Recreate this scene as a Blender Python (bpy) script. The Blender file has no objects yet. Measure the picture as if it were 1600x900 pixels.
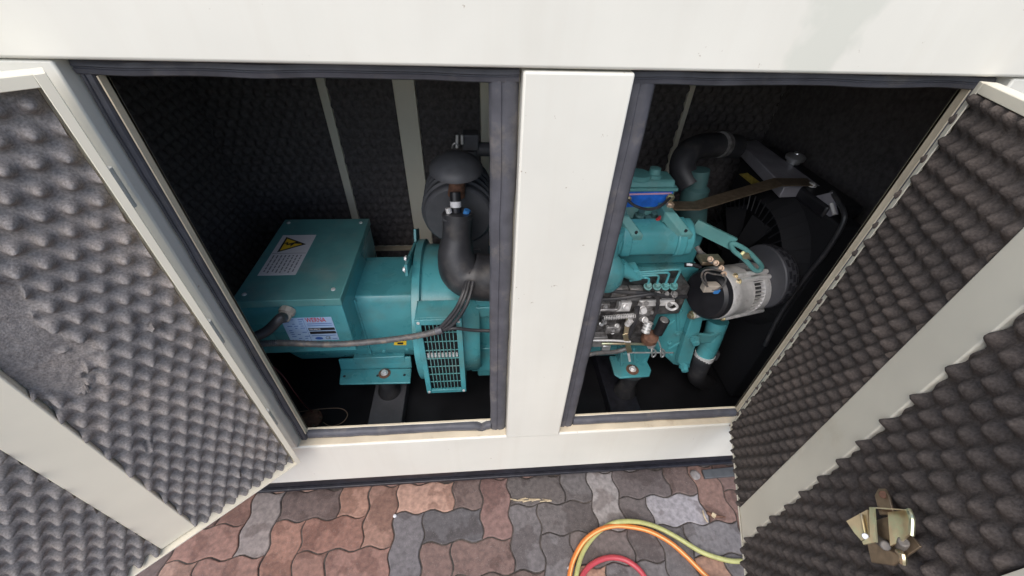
import bpy, bmesh, math, random
from mathutils import Vector, Matrix, noise
random.seed(7)
rad = math.radians
scene = bpy.context.scene
COL = scene.collection

# ------------------------------------------------------------------ camera
FPX = 627.99                       # focal length in pixels of the 1600 px wide photograph
CAM = Vector((0.0, -0.77, 1.8))
RW = Matrix(((0.99655375, -0.02459848, 0.07921831),      # columns: image right, image down, forward (world)
             (-0.07596422, -0.65423255, 0.75246874),
             (0.03331761, -0.7558933, -0.65384651)))
cd = bpy.data.cameras.new('camera'); cam = bpy.data.objects.new('camera', cd); COL.objects.link(cam)
cd.sensor_width = 36.0; cd.lens = FPX / 1600 * 36.0; cd.clip_start = 0.02; cd.clip_end = 500
_r, _d, _f = RW.col[0], RW.col[1], RW.col[2]
M3 = Matrix((_r, -_d, -_f)).transposed()
cam.matrix_world = Matrix.Translation(CAM) @ M3.to_4x4()
scene.camera = cam

# ------------------------------------------------------------------ sky, sun, exposure
SUN_AZ, SUN_EL = rad(206), rad(53)     # azimuth clockwise from +Y: from the front
w = bpy.data.worlds.new('World'); scene.world = w; w.use_nodes = True
nt = w.node_tree; nt.nodes.clear()
sky = nt.nodes.new('ShaderNodeTexSky'); sky.sky_type = 'NISHITA'; sky.sun_disc = False
sky.sun_elevation = SUN_EL; sky.sun_rotation = SUN_AZ; sky.air_density = 1.0; sky.dust_density = 2.5; sky.ozone_density = 1.0
bg = nt.nodes.new('ShaderNodeBackground'); bg.inputs[1].default_value = 0.15
wo = nt.nodes.new('ShaderNodeOutputWorld')
nt.links.new(sky.outputs[0], bg.inputs[0]); nt.links.new(bg.outputs[0], wo.inputs[0])
sd = bpy.data.lights.new('sun', 'SUN'); sd.energy = 1.5; sd.angle = rad(65); sd.color = (1.0, 0.985, 0.96)
sun = bpy.data.objects.new('sun', sd); COL.objects.link(sun)
_s = Vector((math.sin(SUN_AZ) * math.cos(SUN_EL), math.cos(SUN_AZ) * math.cos(SUN_EL), math.sin(SUN_EL)))
sun.rotation_euler = (-_s).to_track_quat('-Z', 'Y').to_euler(); sun.location = (-2, -3, 5)
vs = scene.view_settings
vs.view_transform = 'Standard'; vs.look = 'None'; vs.gamma = 1.0; vs.use_curve_mapping = False
vs.exposure = 0.5

# ------------------------------------------------------------------ pixel -> place helpers
def ray(px, py): return (RW @ Vector((px - 800, py - 450, FPX))).normalized()
def py_(px, py, y): r = ray(px, py); return CAM + r * ((y - CAM.y) / r.y)      # on the plane Y = y
def pz_(px, py, z): r = ray(px, py); return CAM + r * ((z - CAM.z) / r.z)      # on the plane Z = z
def px_(px, py, x): r = ray(px, py); return CAM + r * ((x - CAM.x) / r.x)      # on the plane X = x

# ------------------------------------------------------------------ materials
MATS = {}
def mat(name, col, rough=.5, metal=0.0, nscale=None, namp=.15, bump=0.0, bscale=200, col2=None, c2scale=6, c2lo=.5, c2hi=.7, spec=.5, objcol=False, coat=0, rvar=0.0):
    m = bpy.data.materials.new(name); m.use_nodes = True; MATS[name] = m
    t = m.node_tree; b = t.nodes['Principled BSDF']
    b.inputs['Roughness'].default_value = rough; b.inputs['Metallic'].default_value = metal
    b.inputs['Specular IOR Level'].default_value = spec
    b.inputs['Coat Weight'].default_value = coat
    b.inputs['Base Color'].default_value = (*col, 1)
    tc = t.nodes.new('ShaderNodeNewGeometry')
    src = None
    if objcol:
        oi = t.nodes.new('ShaderNodeObjectInfo'); src = oi.outputs['Color']
    if col2 is not None:
        n = t.nodes.new('ShaderNodeTexNoise'); n.inputs['Scale'].default_value = c2scale; n.inputs['Detail'].default_value = 6; n.inputs['Roughness'].default_value = .65
        t.links.new(tc.outputs['Position'], n.inputs['Vector'])
        mr = t.nodes.new('ShaderNodeMapRange'); mr.inputs[1].default_value = c2lo; mr.inputs[2].default_value = c2hi
        t.links.new(n.outputs[0], mr.inputs[0])
        mx = t.nodes.new('ShaderNodeMix'); mx.data_type = 'RGBA'
        t.links.new(mr.outputs[0], mx.inputs[0])
        if src: t.links.new(src, mx.inputs[6])
        else: mx.inputs[6].default_value = (*col, 1)
        mx.inputs[7].default_value = (*col2, 1)
        src = mx.outputs[2]
    if nscale:
        n = t.nodes.new('ShaderNodeTexNoise'); n.inputs['Scale'].default_value = nscale; n.inputs['Detail'].default_value = 5
        t.links.new(tc.outputs['Position'], n.inputs['Vector'])
        mr = t.nodes.new('ShaderNodeMapRange'); mr.inputs[1].default_value = .3; mr.inputs[2].default_value = .7
        mr.inputs[3].default_value = 1 - namp; mr.inputs[4].default_value = 1 + namp
        t.links.new(n.outputs[0], mr.inputs[0])
        mx = t.nodes.new('ShaderNodeMix'); mx.data_type = 'RGBA'; mx.blend_type = 'MULTIPLY'; mx.inputs[0].default_value = 1
        if src: t.links.new(src, mx.inputs[6])
        else: mx.inputs[6].default_value = (*col, 1)
        t.links.new(mr.outputs[0], mx.inputs[7]); src = mx.outputs[2]
        if rvar:
            m2 = t.nodes.new('ShaderNodeMapRange'); m2.inputs[1].default_value = .3; m2.inputs[2].default_value = .7
            m2.inputs[3].default_value = rough - rvar; m2.inputs[4].default_value = rough + rvar
            t.links.new(n.outputs[0], m2.inputs[0]); t.links.new(m2.outputs[0], b.inputs['Roughness'])
    if src: t.links.new(src, b.inputs['Base Color'])
    if bump:
        n = t.nodes.new('ShaderNodeTexNoise'); n.inputs['Scale'].default_value = bscale; n.inputs['Detail'].default_value = 4
        t.links.new(tc.outputs['Position'], n.inputs['Vector'])
        bn = t.nodes.new('ShaderNodeBump'); bn.inputs['Strength'].default_value = bump; bn.inputs['Distance'].default_value = .002
        t.links.new(n.outputs[0], bn.inputs['Height']); t.links.new(bn.outputs[0], b.inputs['Normal'])
    return m
mat('cream', (.765, .745, .665), .38, nscale=3.5, namp=.045, col2=(.62, .55, .42), c2scale=4.5, c2lo=.66, c2hi=.85, rvar=.08, bump=.02, bscale=60)
mat('cream_inner_lit', (.84, .785, .64), .4, nscale=5, namp=.05, col2=(.70, .62, .46), c2scale=4, c2lo=.62, c2hi=.85)  # canopy cream warmed and lightened, so the dim inner faces look better lit
mat('cream_dirty', (.72, .62, .46), .5, nscale=12, namp=.12, col2=(.36, .25, .14), c2scale=9, c2lo=.6, c2hi=.8)
mat('seal', (.085, .085, .098), .55, nscale=25, namp=.2, bump=.15, bscale=120, col2=(.16, .145, .135), c2scale=14, c2lo=.55, c2hi=.75)
mat('base_black', (.018, .018, .024), .38, nscale=40, namp=.4, col2=(.09, .08, .08), c2scale=30, c2lo=.62, c2hi=.8)
mat('floor_black', (.010, .010, .012), .45, nscale=8, namp=.4, col2=(.22, .20, .17), c2scale=150, c2lo=.70, c2hi=.76)
mat('foam', (.245, .228, .220), .95, spec=.12, nscale=240, namp=.30, bump=.8, bscale=380, col2=(.33, .29, .262), c2scale=9, c2lo=.45, c2hi=.72)  # left door: the one foam, lightened for dust and the light it gets
mat('foam_shaded', (.092, .078, .070), .95, spec=.12, nscale=240, namp=.28, bump=.8, bscale=380, col2=(.125, .103, .09), c2scale=6, c2lo=.45, c2hi=.72)  # right door: same foam, with its shade darkened into the colour
mat('foam_bay_shaded', (.115, .104, .102), .95, spec=.12, nscale=60, namp=.25, bump=.4, bscale=350)  # inside panels: same foam again, darkened for the shade in the bay
mat('pump_dark', (.13, .125, .125), .4, .4, nscale=45, namp=.4, col2=(.05, .046, .045), c2scale=28, c2lo=.45, c2hi=.6)
mat('channel_grey', (.30, .29, .32), .5, .2, nscale=18, namp=.15)
mat('teal', (.074, .305, .335), .31, nscale=9, namp=.14, col2=(.105, .225, .22), c2scale=6, c2lo=.48, c2hi=.74, rvar=.10, bump=.03, bscale=90)
mat('teal_shaded', (.055, .125, .125), .55, nscale=14, namp=.2)  # teal with the shade of the right bay put into the colour
mat('guard', (.065, .066, .075), .5, nscale=20, namp=.15)
mat('teal_dusty', (.105, .295, .29), .5, nscale=12, namp=.12, col2=(.20, .31, .29), c2scale=8, c2lo=.5, c2hi=.75)
mat('alu', (.76, .745, .73), .36, .3, nscale=30, namp=.15, col2=(.38, .35, .32), c2scale=25, c2lo=.55, c2hi=.75)
mat('alu_dull', (.30, .29, .285), .42, .45, nscale=40, namp=.3, col2=(.16, .15, .145), c2scale=30, c2lo=.5, c2hi=.65)
mat('chrome', (.70, .70, .70), .3, .8)
mat('steel_pin', (.20, .18, .16), .6, .3, nscale=60, namp=.2)
mat('copper_dull', (.50, .37, .27), .45, .5, nscale=60, namp=.2)
mat('matt_black', (.016, .016, .018), .85, spec=.15)
mat('canister', (.075, .077, .085), .5, nscale=25, namp=.15)
mat('zinc', (.68, .57, .38), .30, .9, nscale=30, namp=.15, col2=(.62, .66, .45), c2scale=18, c2lo=.45, c2hi=.6)
mat('zinc_dark', (.30, .23, .16), .4, .8, nscale=60, namp=.25)
mat('black_plastic', (.014, .014, .017), .42, nscale=30, namp=.2)
mat('rubber', (.032, .032, .036), .45, nscale=20, namp=.25, bump=.08, bscale=90, col2=(.085, .078, .074), c2scale=12, c2lo=.5, c2hi=.75)
mat('grey_metal', (.11, .11, .12), .5, .3, nscale=14, namp=.2)
mat('rust', (.17, .085, .055), .75, .2, nscale=60, namp=.35)
mat('gland', (.42, .37, .31), .6, nscale=40, namp=.15)
mat('conduit', (.10, .098, .098), .45, nscale=50, namp=.3, col2=(.24, .19, .15), c2scale=30, c2lo=.5, c2hi=.7)
mat('label_white', (.72, .71, .73), .45)
mat('label_blue', (.40, .55, .76), .4)
mat('ink', (.02, .02, .025), .5)
mat('ink_grey', (.20, .20, .22), .5)
mat('ink_blue', (.04, .12, .42), .5)
mat('red_ink', (.55, .03, .05), .5)
mat('yellow', (.85, .56, .04), .45)
mat('yellow_shaded', (.38, .29, .06), .5, nscale=50, namp=.4)  # sticker yellow, darkened to hold the dim light of the radiator bay
mat('blue_paint', (.02, .14, .60), .35, nscale=40, namp=.25)
mat('pink_line', (.62, .35, .48), .4)
mat('red_plastic', (.45, .03, .03), .4)
mat('wire_red', (.16, .03, .03), .5)
mat('wire_tan', (.34, .24, .17), .5)
mat('blue_clip', (.05, .22, .55), .4)
mat('hose_orange', (.70, .21, .045), .38, nscale=30, namp=.08)
mat('hose_green', (.44, .44, .17), .35, nscale=30, namp=.12)
mat('hose_red', (.48, .06, .075), .35, nscale=30, namp=.08)
mat('hose_stripe', (.80, .52, .20), .4)
mat('paver', (.2, .12, .1), .72, objcol=True, nscale=55, namp=.28, bump=.35, bscale=260, rvar=.12)
mat('sand', (.085, .070, .060), .95, nscale=60, namp=.4, bump=.6, bscale=150, col2=(.04, .036, .032), c2scale=9, c2lo=.45, c2hi=.6)
mat('straw', (.50, .40, .26), .8, nscale=80, namp=.3)
mat('stone', (.22, .20, .19), .85, nscale=50, namp=.3, bump=.4, bscale=120)
mat('grey_plate', (.085, .09, .095), .5, nscale=30, namp=.2)
mat('olive', (.10, .095, .03), .4, nscale=30, namp=.3)
mat('moss', (.10, .13, .02), .9)

# paving: dry lighter patches with crisp outlines on the reddish blocks (wear and damp with a shape of their own)
def paver_patches():
    t = MATS['paver'].node_tree; b = t.nodes['Principled BSDF']
    link = [l for l in t.links if l.to_socket == b.inputs['Base Color']][0]; src = link.from_socket
    g = t.nodes.new('ShaderNodeNewGeometry'); oi = t.nodes.new('ShaderNodeObjectInfo')
    ad = t.nodes.new('ShaderNodeVectorMath'); ad.operation = 'ADD'
    cm = t.nodes.new('ShaderNodeCombineXYZ'); ml = t.nodes.new('ShaderNodeMath'); ml.operation = 'MULTIPLY'; ml.inputs[1].default_value = 37.0
    t.links.new(oi.outputs['Random'], ml.inputs[0]); t.links.new(ml.outputs[0], cm.inputs[2])
    t.links.new(g.outputs['Position'], ad.inputs[0]); t.links.new(cm.outputs[0], ad.inputs[1])
    n = t.nodes.new('ShaderNodeTexNoise'); n.inputs['Scale'].default_value = 6.5; n.inputs['Detail'].default_value = 5; n.inputs['Roughness'].default_value = .55
    t.links.new(ad.outputs[0], n.inputs['Vector'])
    mr = t.nodes.new('ShaderNodeMapRange'); mr.inputs[1].default_value = .525; mr.inputs[2].default_value = .56
    t.links.new(n.outputs[0], mr.inputs[0])
    mx = t.nodes.new('ShaderNodeMix'); mx.data_type = 'RGBA'; mx.blend_type = 'MULTIPLY'
    t.links.new(mr.outputs[0], mx.inputs[0]); t.links.new(src, mx.inputs[6]); mx.inputs[7].default_value = (.72, .69, .68, 1)
    # fine pale grit
    n2 = t.nodes.new('ShaderNodeTexNoise'); n2.inputs['Scale'].default_value = 330; n2.inputs['Detail'].default_value = 1
    t.links.new(g.outputs['Position'], n2.inputs['Vector'])
    m2 = t.nodes.new('ShaderNodeMapRange'); m2.inputs[1].default_value = .66; m2.inputs[2].default_value = .74; m2.inputs[4].default_value = .55
    t.links.new(n2.outputs[0], m2.inputs[0])
    mx2 = t.nodes.new('ShaderNodeMix'); mx2.data_type = 'RGBA'
    t.links.new(m2.outputs[0], mx2.inputs[0]); t.links.new(mx.outputs[2], mx2.inputs[6]); mx2.inputs[7].default_value = (.30, .27, .25, 1)
    t.links.new(mx2.outputs[2], b.inputs['Base Color'])
paver_patches()

# ------------------------------------------------------------------ mesh builder
def frame_of(d):
    d = d.normalized(); a = Vector((0, 0, 1)) if abs(d.z) < .9 else Vector((1, 0, 0))
    u = d.cross(a).normalized(); return u, d.cross(u).normalized(), d
def smooth_path(pts, n=6, closed=False):
    pts = [Vector(p) for p in pts]; out = []; L = len(pts)
    for i in range(L if closed else L - 1):
        if closed: p0, p1, p2, p3 = pts[i - 1], pts[i], pts[(i + 1) % L], pts[(i + 2) % L]
        else: p0, p1, p2, p3 = pts[max(i - 1, 0)], pts[i], pts[i + 1], pts[min(i + 2, L - 1)]
        for k in range(n):
            t = k / n
            out.append(.5 * ((2 * p1) + (-p0 + p2) * t + (2 * p0 - 5 * p1 + 4 * p2 - p3) * t * t + (-p0 + 3 * p1 - 3 * p2 + p3) * t ** 3))
    if not closed: out.append(pts[-1])
    return out
class MB:
    def __init__(s): s.v = []; s.f = []
    def add(s, vs, fs):
        o = len(s.v); s.v += [Vector(v) for v in vs]; s.f += [tuple(i + o for i in f) for f in fs]; return s
    def box(s, lo, hi):
        (a, b, c), (d, e, f) = lo, hi
        return s.add([(a, b, c), (d, b, c), (d, e, c), (a, e, c), (a, b, f), (d, b, f), (d, e, f), (a, e, f)],
                     [(0, 3, 2, 1), (4, 5, 6, 7), (0, 1, 5, 4), (1, 2, 6, 5), (2, 3, 7, 6), (3, 0, 4, 7)])
    def prism(s, pts, vec):
        pts = [Vector(p) for p in pts]; vec = Vector(vec); n = len(pts)
        return s.add(pts + [p + vec for p in pts], [tuple(range(n))[::-1], tuple(range(n, 2 * n))] + [(i, (i + 1) % n, n + (i + 1) % n, n + i) for i in range(n)])
    def tube(s, path, r, n=12, closed=False, cap=True):
        path = [Vector(p) for p in path]; L = len(path)
        rr = r if isinstance(r, (list, tuple)) else [r] * L
        u = None; rings = []
        for i in range(L):
            if closed: d = path[(i + 1) % L] - path[i - 1]
            else: d = path[min(i + 1, L - 1)] - path[max(i - 1, 0)]
            d.normalize()
            if u is None: u = frame_of(d)[0]
            else:
                u = u - d * u.dot(d); u.normalize()
            v = d.cross(u)
            rings.append([path[i] + (u * math.cos(2 * math.pi * k / n) + v * math.sin(2 * math.pi * k / n)) * rr[i] for k in range(n)])
        fs = []
        for i in range(L if closed else L - 1):
            j = (i + 1) % L
            for k in range(n): fs.append((i * n + k, i * n + (k + 1) % n, j * n + (k + 1) % n, j * n + k))
        if cap and not closed: fs += [tuple(range(n))[::-1], tuple(range((L - 1) * n, L * n))]
        return s.add([p for r_ in rings for p in r_], fs)
    def lathe(s, o, axis, prof, n=24, phase=0.0):
        o = Vector(o); u, v, d = frame_of(Vector(axis)); vs_ = []; L = len(prof)
        for t, r in prof:
            for k in range(n):
                a = 2 * math.pi * k / n + phase; vs_.append(o + d * t + (u * math.cos(a) + v * math.sin(a)) * max(r, 1e-5))
        fs = [(i * n + k, i * n + (k + 1) % n, (i + 1) * n + (k + 1) % n, (i + 1) * n + k) for i in range(L - 1) for k in range(n)]
        fs += [tuple(range(n))[::-1], tuple(range((L - 1) * n, L * n))]
        return s.add(vs_, fs)
    def bolt(s, o, axis, r, h=None):
        h = h or r * .9
        s.lathe(o, axis, [(-.001, r * 1.35), (r * .22, r * 1.35)], 14)
        return s.lathe(o, axis, [(0, r), (h * .85, r), (h, r * .8)], 6)
    def build(s, name, m, parent=None, bevel=0, segs=2, ang=35, flat=False, recalc=True):
        me = bpy.data.meshes.new(name); c = sum(s.v, Vector()) / len(s.v)
        me.from_pydata([v - c for v in s.v], [], s.f)
        if recalc:
            bm = bmesh.new(); bm.from_mesh(me); bmesh.ops.recalc_face_normals(bm, faces=bm.faces); bm.to_mesh(me); bm.free()
        me.materials.append(MATS[m])
        if not flat:
            me.polygons.foreach_set('use_smooth', [True] * len(me.polygons)); me.set_sharp_from_angle(angle=rad(ang))
        return place(name, me, c, parent, bevel, segs)
def wloc(o):
    p = Vector((0, 0, 0))
    while o: p += o.location; o = o.parent
    return p
def place(name, me, loc, parent=None, bevel=0, segs=2):
    o = bpy.data.objects.new(name, me); COL.objects.link(o)
    o.location = Vector(loc)
    if parent: o.parent = parent; o.location = Vector(loc) - wloc(parent)
    if bevel:
        b = o.modifiers.new('bevel', 'BEVEL'); b.width = bevel; b.segments = segs; b.limit_method = 'ANGLE'; b.angle_limit = rad(40); b.harden_normals = False
    return o
def tag(o, label, cat, group=None, kind=None):
    if label: o['label'] = label
    if cat: o['category'] = cat
    if group: o['group'] = group
    if kind: o['kind'] = kind
    return o
def thing(name, loc, label, cat, group=None):
    o = bpy.data.objects.new(name, None); COL.objects.link(o); o.location = loc; o.empty_display_size = .1
    return tag(o, label, cat, group)
def B(lo, hi): return MB().box(lo, hi)

# ------------------------------------------------------------------ ground and paving
g = MB().add([(-60, -60, -.0045), (60, -60, -.0045), (60, 60, -.0045), (-60, 60, -.0045)], [(0, 1, 2, 3)]).build('ground', 'sand', flat=True)
tag(g, None, None, kind='structure')
CELL = .118; AMP = .0072
def wave(t):
    t %= 1.0
    pts = [(0, 0), (.2, 1), (.34, 1), (.66, -1), (.8, -1), (1, 0)]
    for (a, p), (b, q) in zip(pts, pts[1:]):
        if a <= t <= b: return p + (q - p) * (t - a) / (b - a)
    return 0
TS = (0, .2, .34, .5, .66, .8)
def paver_mesh(nx, ny, name):
    loop = []
    for i in range(nx):
        for t in TS: loop.append((i + t, 0 + wave(t) * AMP / CELL))
    for j in range(ny):
        for t in TS: loop.append((nx + wave(t) * AMP / CELL, j + t))
    for i in range(nx):
        for t in TS: loop.append((nx - i - t, ny + wave(1 - t) * AMP / CELL))
    for j in range(ny):
        for t in TS: loop.append((0 + wave(1 - t) * AMP / CELL, ny - j - t))
    P = [Vector(((x - nx / 2) * CELL, (y - ny / 2) * CELL)) for x, y in loop]; n = len(P)
    def inset(d):
        out = []
        for i in range(n):
            e1 = (P[i] - P[i - 1]).normalized(); e2 = (P[(i + 1) % n] - P[i]).normalized()
            nn = (Vector((-e1.y, e1.x)) + Vector((-e2.y, e2.x))).normalized(); out.append(P[i] + nn * d)
        return out
    levels = [(-.05, .0022), (-.0035, .0022), (-.0008, .0040), (0.0, .0066)]
    vs_ = []; fs = []
    for z, d in levels: vs_ += [(p.x, p.y, z) for p in inset(d)]
    for l in range(len(levels) - 1):
        for i in range(n): fs.append((l * n + i, l * n + (i + 1) % n, (l + 1) * n + (i + 1) % n, (l + 1) * n + i))
    fs.append(tuple(range((len(levels) - 1) * n, len(levels) * n)))
    me = bpy.data.meshes.new(name); me.from_pydata(vs_, [], fs); me.materials.append(MATS['paver'])
    bm = bmesh.new(); bm.from_mesh(me); bmesh.ops.recalc_face_normals(bm, faces=bm.faces); bm.to_mesh(me); bm.free()
    return me
mH, mV = paver_mesh(2, 1, 'paver_across'), paver_mesh(1, 2, 'paver_along')
ORANGE = [(.36, .205, .15), (.32, .17, .125), (.40, .245, .185), (.28, .155, .12)]
BROWN = [(.19, .115, .095), (.165, .105, .09), (.215, .13, .105), (.15, .105, .092)]
GREY = [(.135, .122, .122), (.115, .105, .105), (.15, .135, .132), (.125, .11, .108)]
KNOWN = [((-.941, -.118), (.27, .225, .205)), ((-.626, -.159), (.27, .14, .105)), ((-.442, -.14), (.32, .185, .14)), ((-.317, -.213), (.165, .15, .155)),
         ((-.138, -.156), (.10, .092, .095)), ((.043, -.119), (.20, .12, .105)), ((.158, -.212), (.14, .125, .125)), ((.212, -.037), (.115, .098, .092)),
         ((.338, -.15), (.14, .122, .118)), ((.515, -.107), (.27, .245, .235)), ((.277, -.31), (.16, .145, .145)), ((.454, -.26), (.145, .118, .11)),
         ((.683, -.055), (.14, .115, .11)), ((.637, -.21), (.13, .11, .105)), ((.799, -.166), (.36, .335, .345)), ((.928, -.26), (.19, .175, .175)),
         ((-.085, -.268), (.24, .15, .12)), ((-.49, -.25), (.27, .15, .12))]
def paver_colour(x, y):
    for (kx, ky), c in KNOWN:
        if abs(kx - x) < .055 and abs(ky - y) < .055: return c
    r = random.random()
    if x < -.25: return random.choice(ORANGE if r < .72 else BROWN)
    if x < .12: return random.choice(BROWN if r < .75 else ORANGE)
    if y < -.3: return random.choice(GREY + [(.27, .25, .235), (.34, .20, .14)])
    return random.choice(GREY if r < .6 else BROWN)
def put_paver(me, x, y):
    o = place('paver', me, (x, y, random.uniform(-.002, .002)), g); o.rotation_euler = (random.uniform(-.012, .012), random.uniform(-.012, .012), random.uniform(-.008, .008))
    c = paver_colour(x, y); k = random.uniform(.86, 1.04); o.color = (c[0] * k, c[1] * k, c[2] * k, 1)
for r in range(-2, 14):
    y = -.155 - CELL * .93 * 0 - CELL * r
    for k in range(-9, 9):
        xh = .338 + CELL * r + 4 * CELL * k
        if -1.75 < xh < 1.75: put_paver(mH, xh, y)
        xv = xh + 2.5 * CELL
        if -1.75 < xv < 1.75: put_paver(mV, xv, y - CELL / 2)

def streak_cream():
    t = MATS['cream'].node_tree; b = t.nodes['Principled BSDF']
    src = [l for l in t.links if l.to_socket == b.inputs['Base Color']][0].from_socket
    g_ = t.nodes.new('ShaderNodeNewGeometry'); mp = t.nodes.new('ShaderNodeMapping'); mp.inputs['Scale'].default_value = (26, 26, 1.6)
    n = t.nodes.new('ShaderNodeTexNoise'); n.inputs['Scale'].default_value = 1; n.inputs['Detail'].default_value = 4
    t.links.new(g_.outputs['Position'], mp.inputs['Vector']); t.links.new(mp.outputs[0], n.inputs['Vector'])
    m2 = t.nodes.new('ShaderNodeMapRange'); m2.inputs[1].default_value = .5; m2.inputs[2].default_value = .85; m2.inputs[4].default_value = .14; t.links.new(n.outputs[0], m2.inputs[0])
    mx = t.nodes.new('ShaderNodeMix'); mx.data_type = 'RGBA'; t.links.new(m2.outputs[0], mx.inputs[0]); t.links.new(src, mx.inputs[6]); mx.inputs[7].default_value = (.60, .54, .44, 1)
    # small rust and grime specks
    n2 = t.nodes.new('ShaderNodeTexNoise'); n2.inputs['Scale'].default_value = 55; n2.inputs['Detail'].default_value = 3; t.links.new(g_.outputs['Position'], n2.inputs['Vector'])
    m3 = t.nodes.new('ShaderNodeMapRange'); m3.inputs[1].default_value = .735; m3.inputs[2].default_value = .77; m3.inputs[4].default_value = .7; t.links.new(n2.outputs[0], m3.inputs[0])
    mx2 = t.nodes.new('ShaderNodeMix'); mx2.data_type = 'RGBA'; t.links.new(m3.outputs[0], mx2.inputs[0]); t.links.new(mx.outputs[2], mx2.inputs[6]); mx2.inputs[7].default_value = (.30, .22, .14, 1)
    t.links.new(mx2.outputs[2], b.inputs['Base Color'])
streak_cream()
def fascia_material():
    m = MATS['cream'].copy(); m.name = 'cream_smudged'; MATS['cream_smudged'] = m; t = m.node_tree; b = t.nodes['Principled BSDF']
    src = [l for l in t.links if l.to_socket == b.inputs['Base Color']][0].from_socket
    g_ = t.nodes.new('ShaderNodeNewGeometry'); n = t.nodes.new('ShaderNodeTexNoise'); n.inputs['Scale'].default_value = 9; n.inputs['Detail'].default_value = 4
    t.links.new(g_.outputs['Position'], n.inputs['Vector']); c_ = py_(1290, 35, -.006)
    d = t.nodes.new('ShaderNodeVectorMath'); d.operation = 'DISTANCE'; d.inputs[1].default_value = c_; t.links.new(g_.outputs['Position'], d.inputs[0])
    mr = t.nodes.new('ShaderNodeMapRange'); mr.inputs[1].default_value = .05; mr.inputs[2].default_value = .22; mr.inputs[3].default_value = .16; mr.inputs[4].default_value = -.25; t.links.new(d.outputs['Value'], mr.inputs[0])
    ad = t.nodes.new('ShaderNodeMath'); ad.operation = 'ADD'; t.links.new(mr.outputs[0], ad.inputs[0]); t.links.new(n.outputs[0], ad.inputs[1])
    m2 = t.nodes.new('ShaderNodeMapRange'); m2.inputs[1].default_value = .56; m2.inputs[2].default_value = .68; m2.inputs[4].default_value = .55; t.links.new(ad.outputs[0], m2.inputs[0])
    mx = t.nodes.new('ShaderNodeMix'); mx.data_type = 'RGBA'; t.links.new(m2.outputs[0], mx.inputs[0]); t.links.new(src, mx.inputs[6]); mx.inputs[7].default_value = (.60, .61, .53, 1)
    t.links.new(mx.outputs[2], b.inputs['Base Color'])
fascia_material()
# ------------------------------------------------------------------ canopy (sound enclosure)
XL, XR, YB = -1.18, 1.46, 1.14
canopy = thing('generator_canopy', (0.1, .55, 0), 'large cream steel generator enclosure on a black base with two doors open', 'enclosure')
B((XL, .014, .058), (XR, YB, .124)).build('base_rail', 'base_black', canopy, .004)
mb = B((XL, .002, .040), (XR, YB, .056)); mb.box((XL + .02, .03, -.004), (XR - .02, YB - .02, .041)); mb.build('base_skid', 'base_black', canopy, .003)
B((XL, 0, .126), (XR, .044, .395)).build('sill_panel', 'cream', canopy, .006, 3)
sl = B((-.664, .006, .3955), (.083, .046, .398)); sl.box((.285, .006, .3955), (1.03, .046, .398)); sl.build('sill_ledge', 'cream_dirty', canopy, .001)
B((.084, -.004, .392), (.284, .075, 1.630)).build('front_post', 'cream', canopy, .005, 3)
B((XL, -.006, 1.634), (XR, .05, 1.95)).build('fascia_panel', 'cream_smudged', canopy, .006, 3)
B((XL, -.02, 1.952), (XR, YB, 1.98)).build('roof', 'cream', canopy, .005)
B((XL, 0, .397), (-.668, .05, 1.632)).build('corner_panel', 'cream', canopy, .004)
B((1.032, 0, .397), (XR, .05, 1.632)).build('corner_panel', 'cream', canopy, .004)
B((XL, .052, .126), (XL + .01, YB, 1.95)).build('end_wall', 'cream', canopy)
B((XR - .01, .052, .126), (XR, YB, 1.95)).build('end_wall', 'cream', canopy)
B((XL + .012, YB - .01, .126), (XR - .012, YB, 1.95)).build('rear_wall', 'cream', canopy)
B((XL + .012, .052, .126), (XR - .012, YB - .012, .134)).build('floor_plate', 'floor_black', canopy)
B((XL + .012, .052, 1.86), (XR - .012, YB - .012, 1.945)).build('roof_lining', 'foam_bay_shaded', canopy)
B((XR - .05, .06, .14), (XR - .012, YB - .03, 1.86)).build('wall_lining', 'foam_bay_shaded', canopy)
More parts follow.
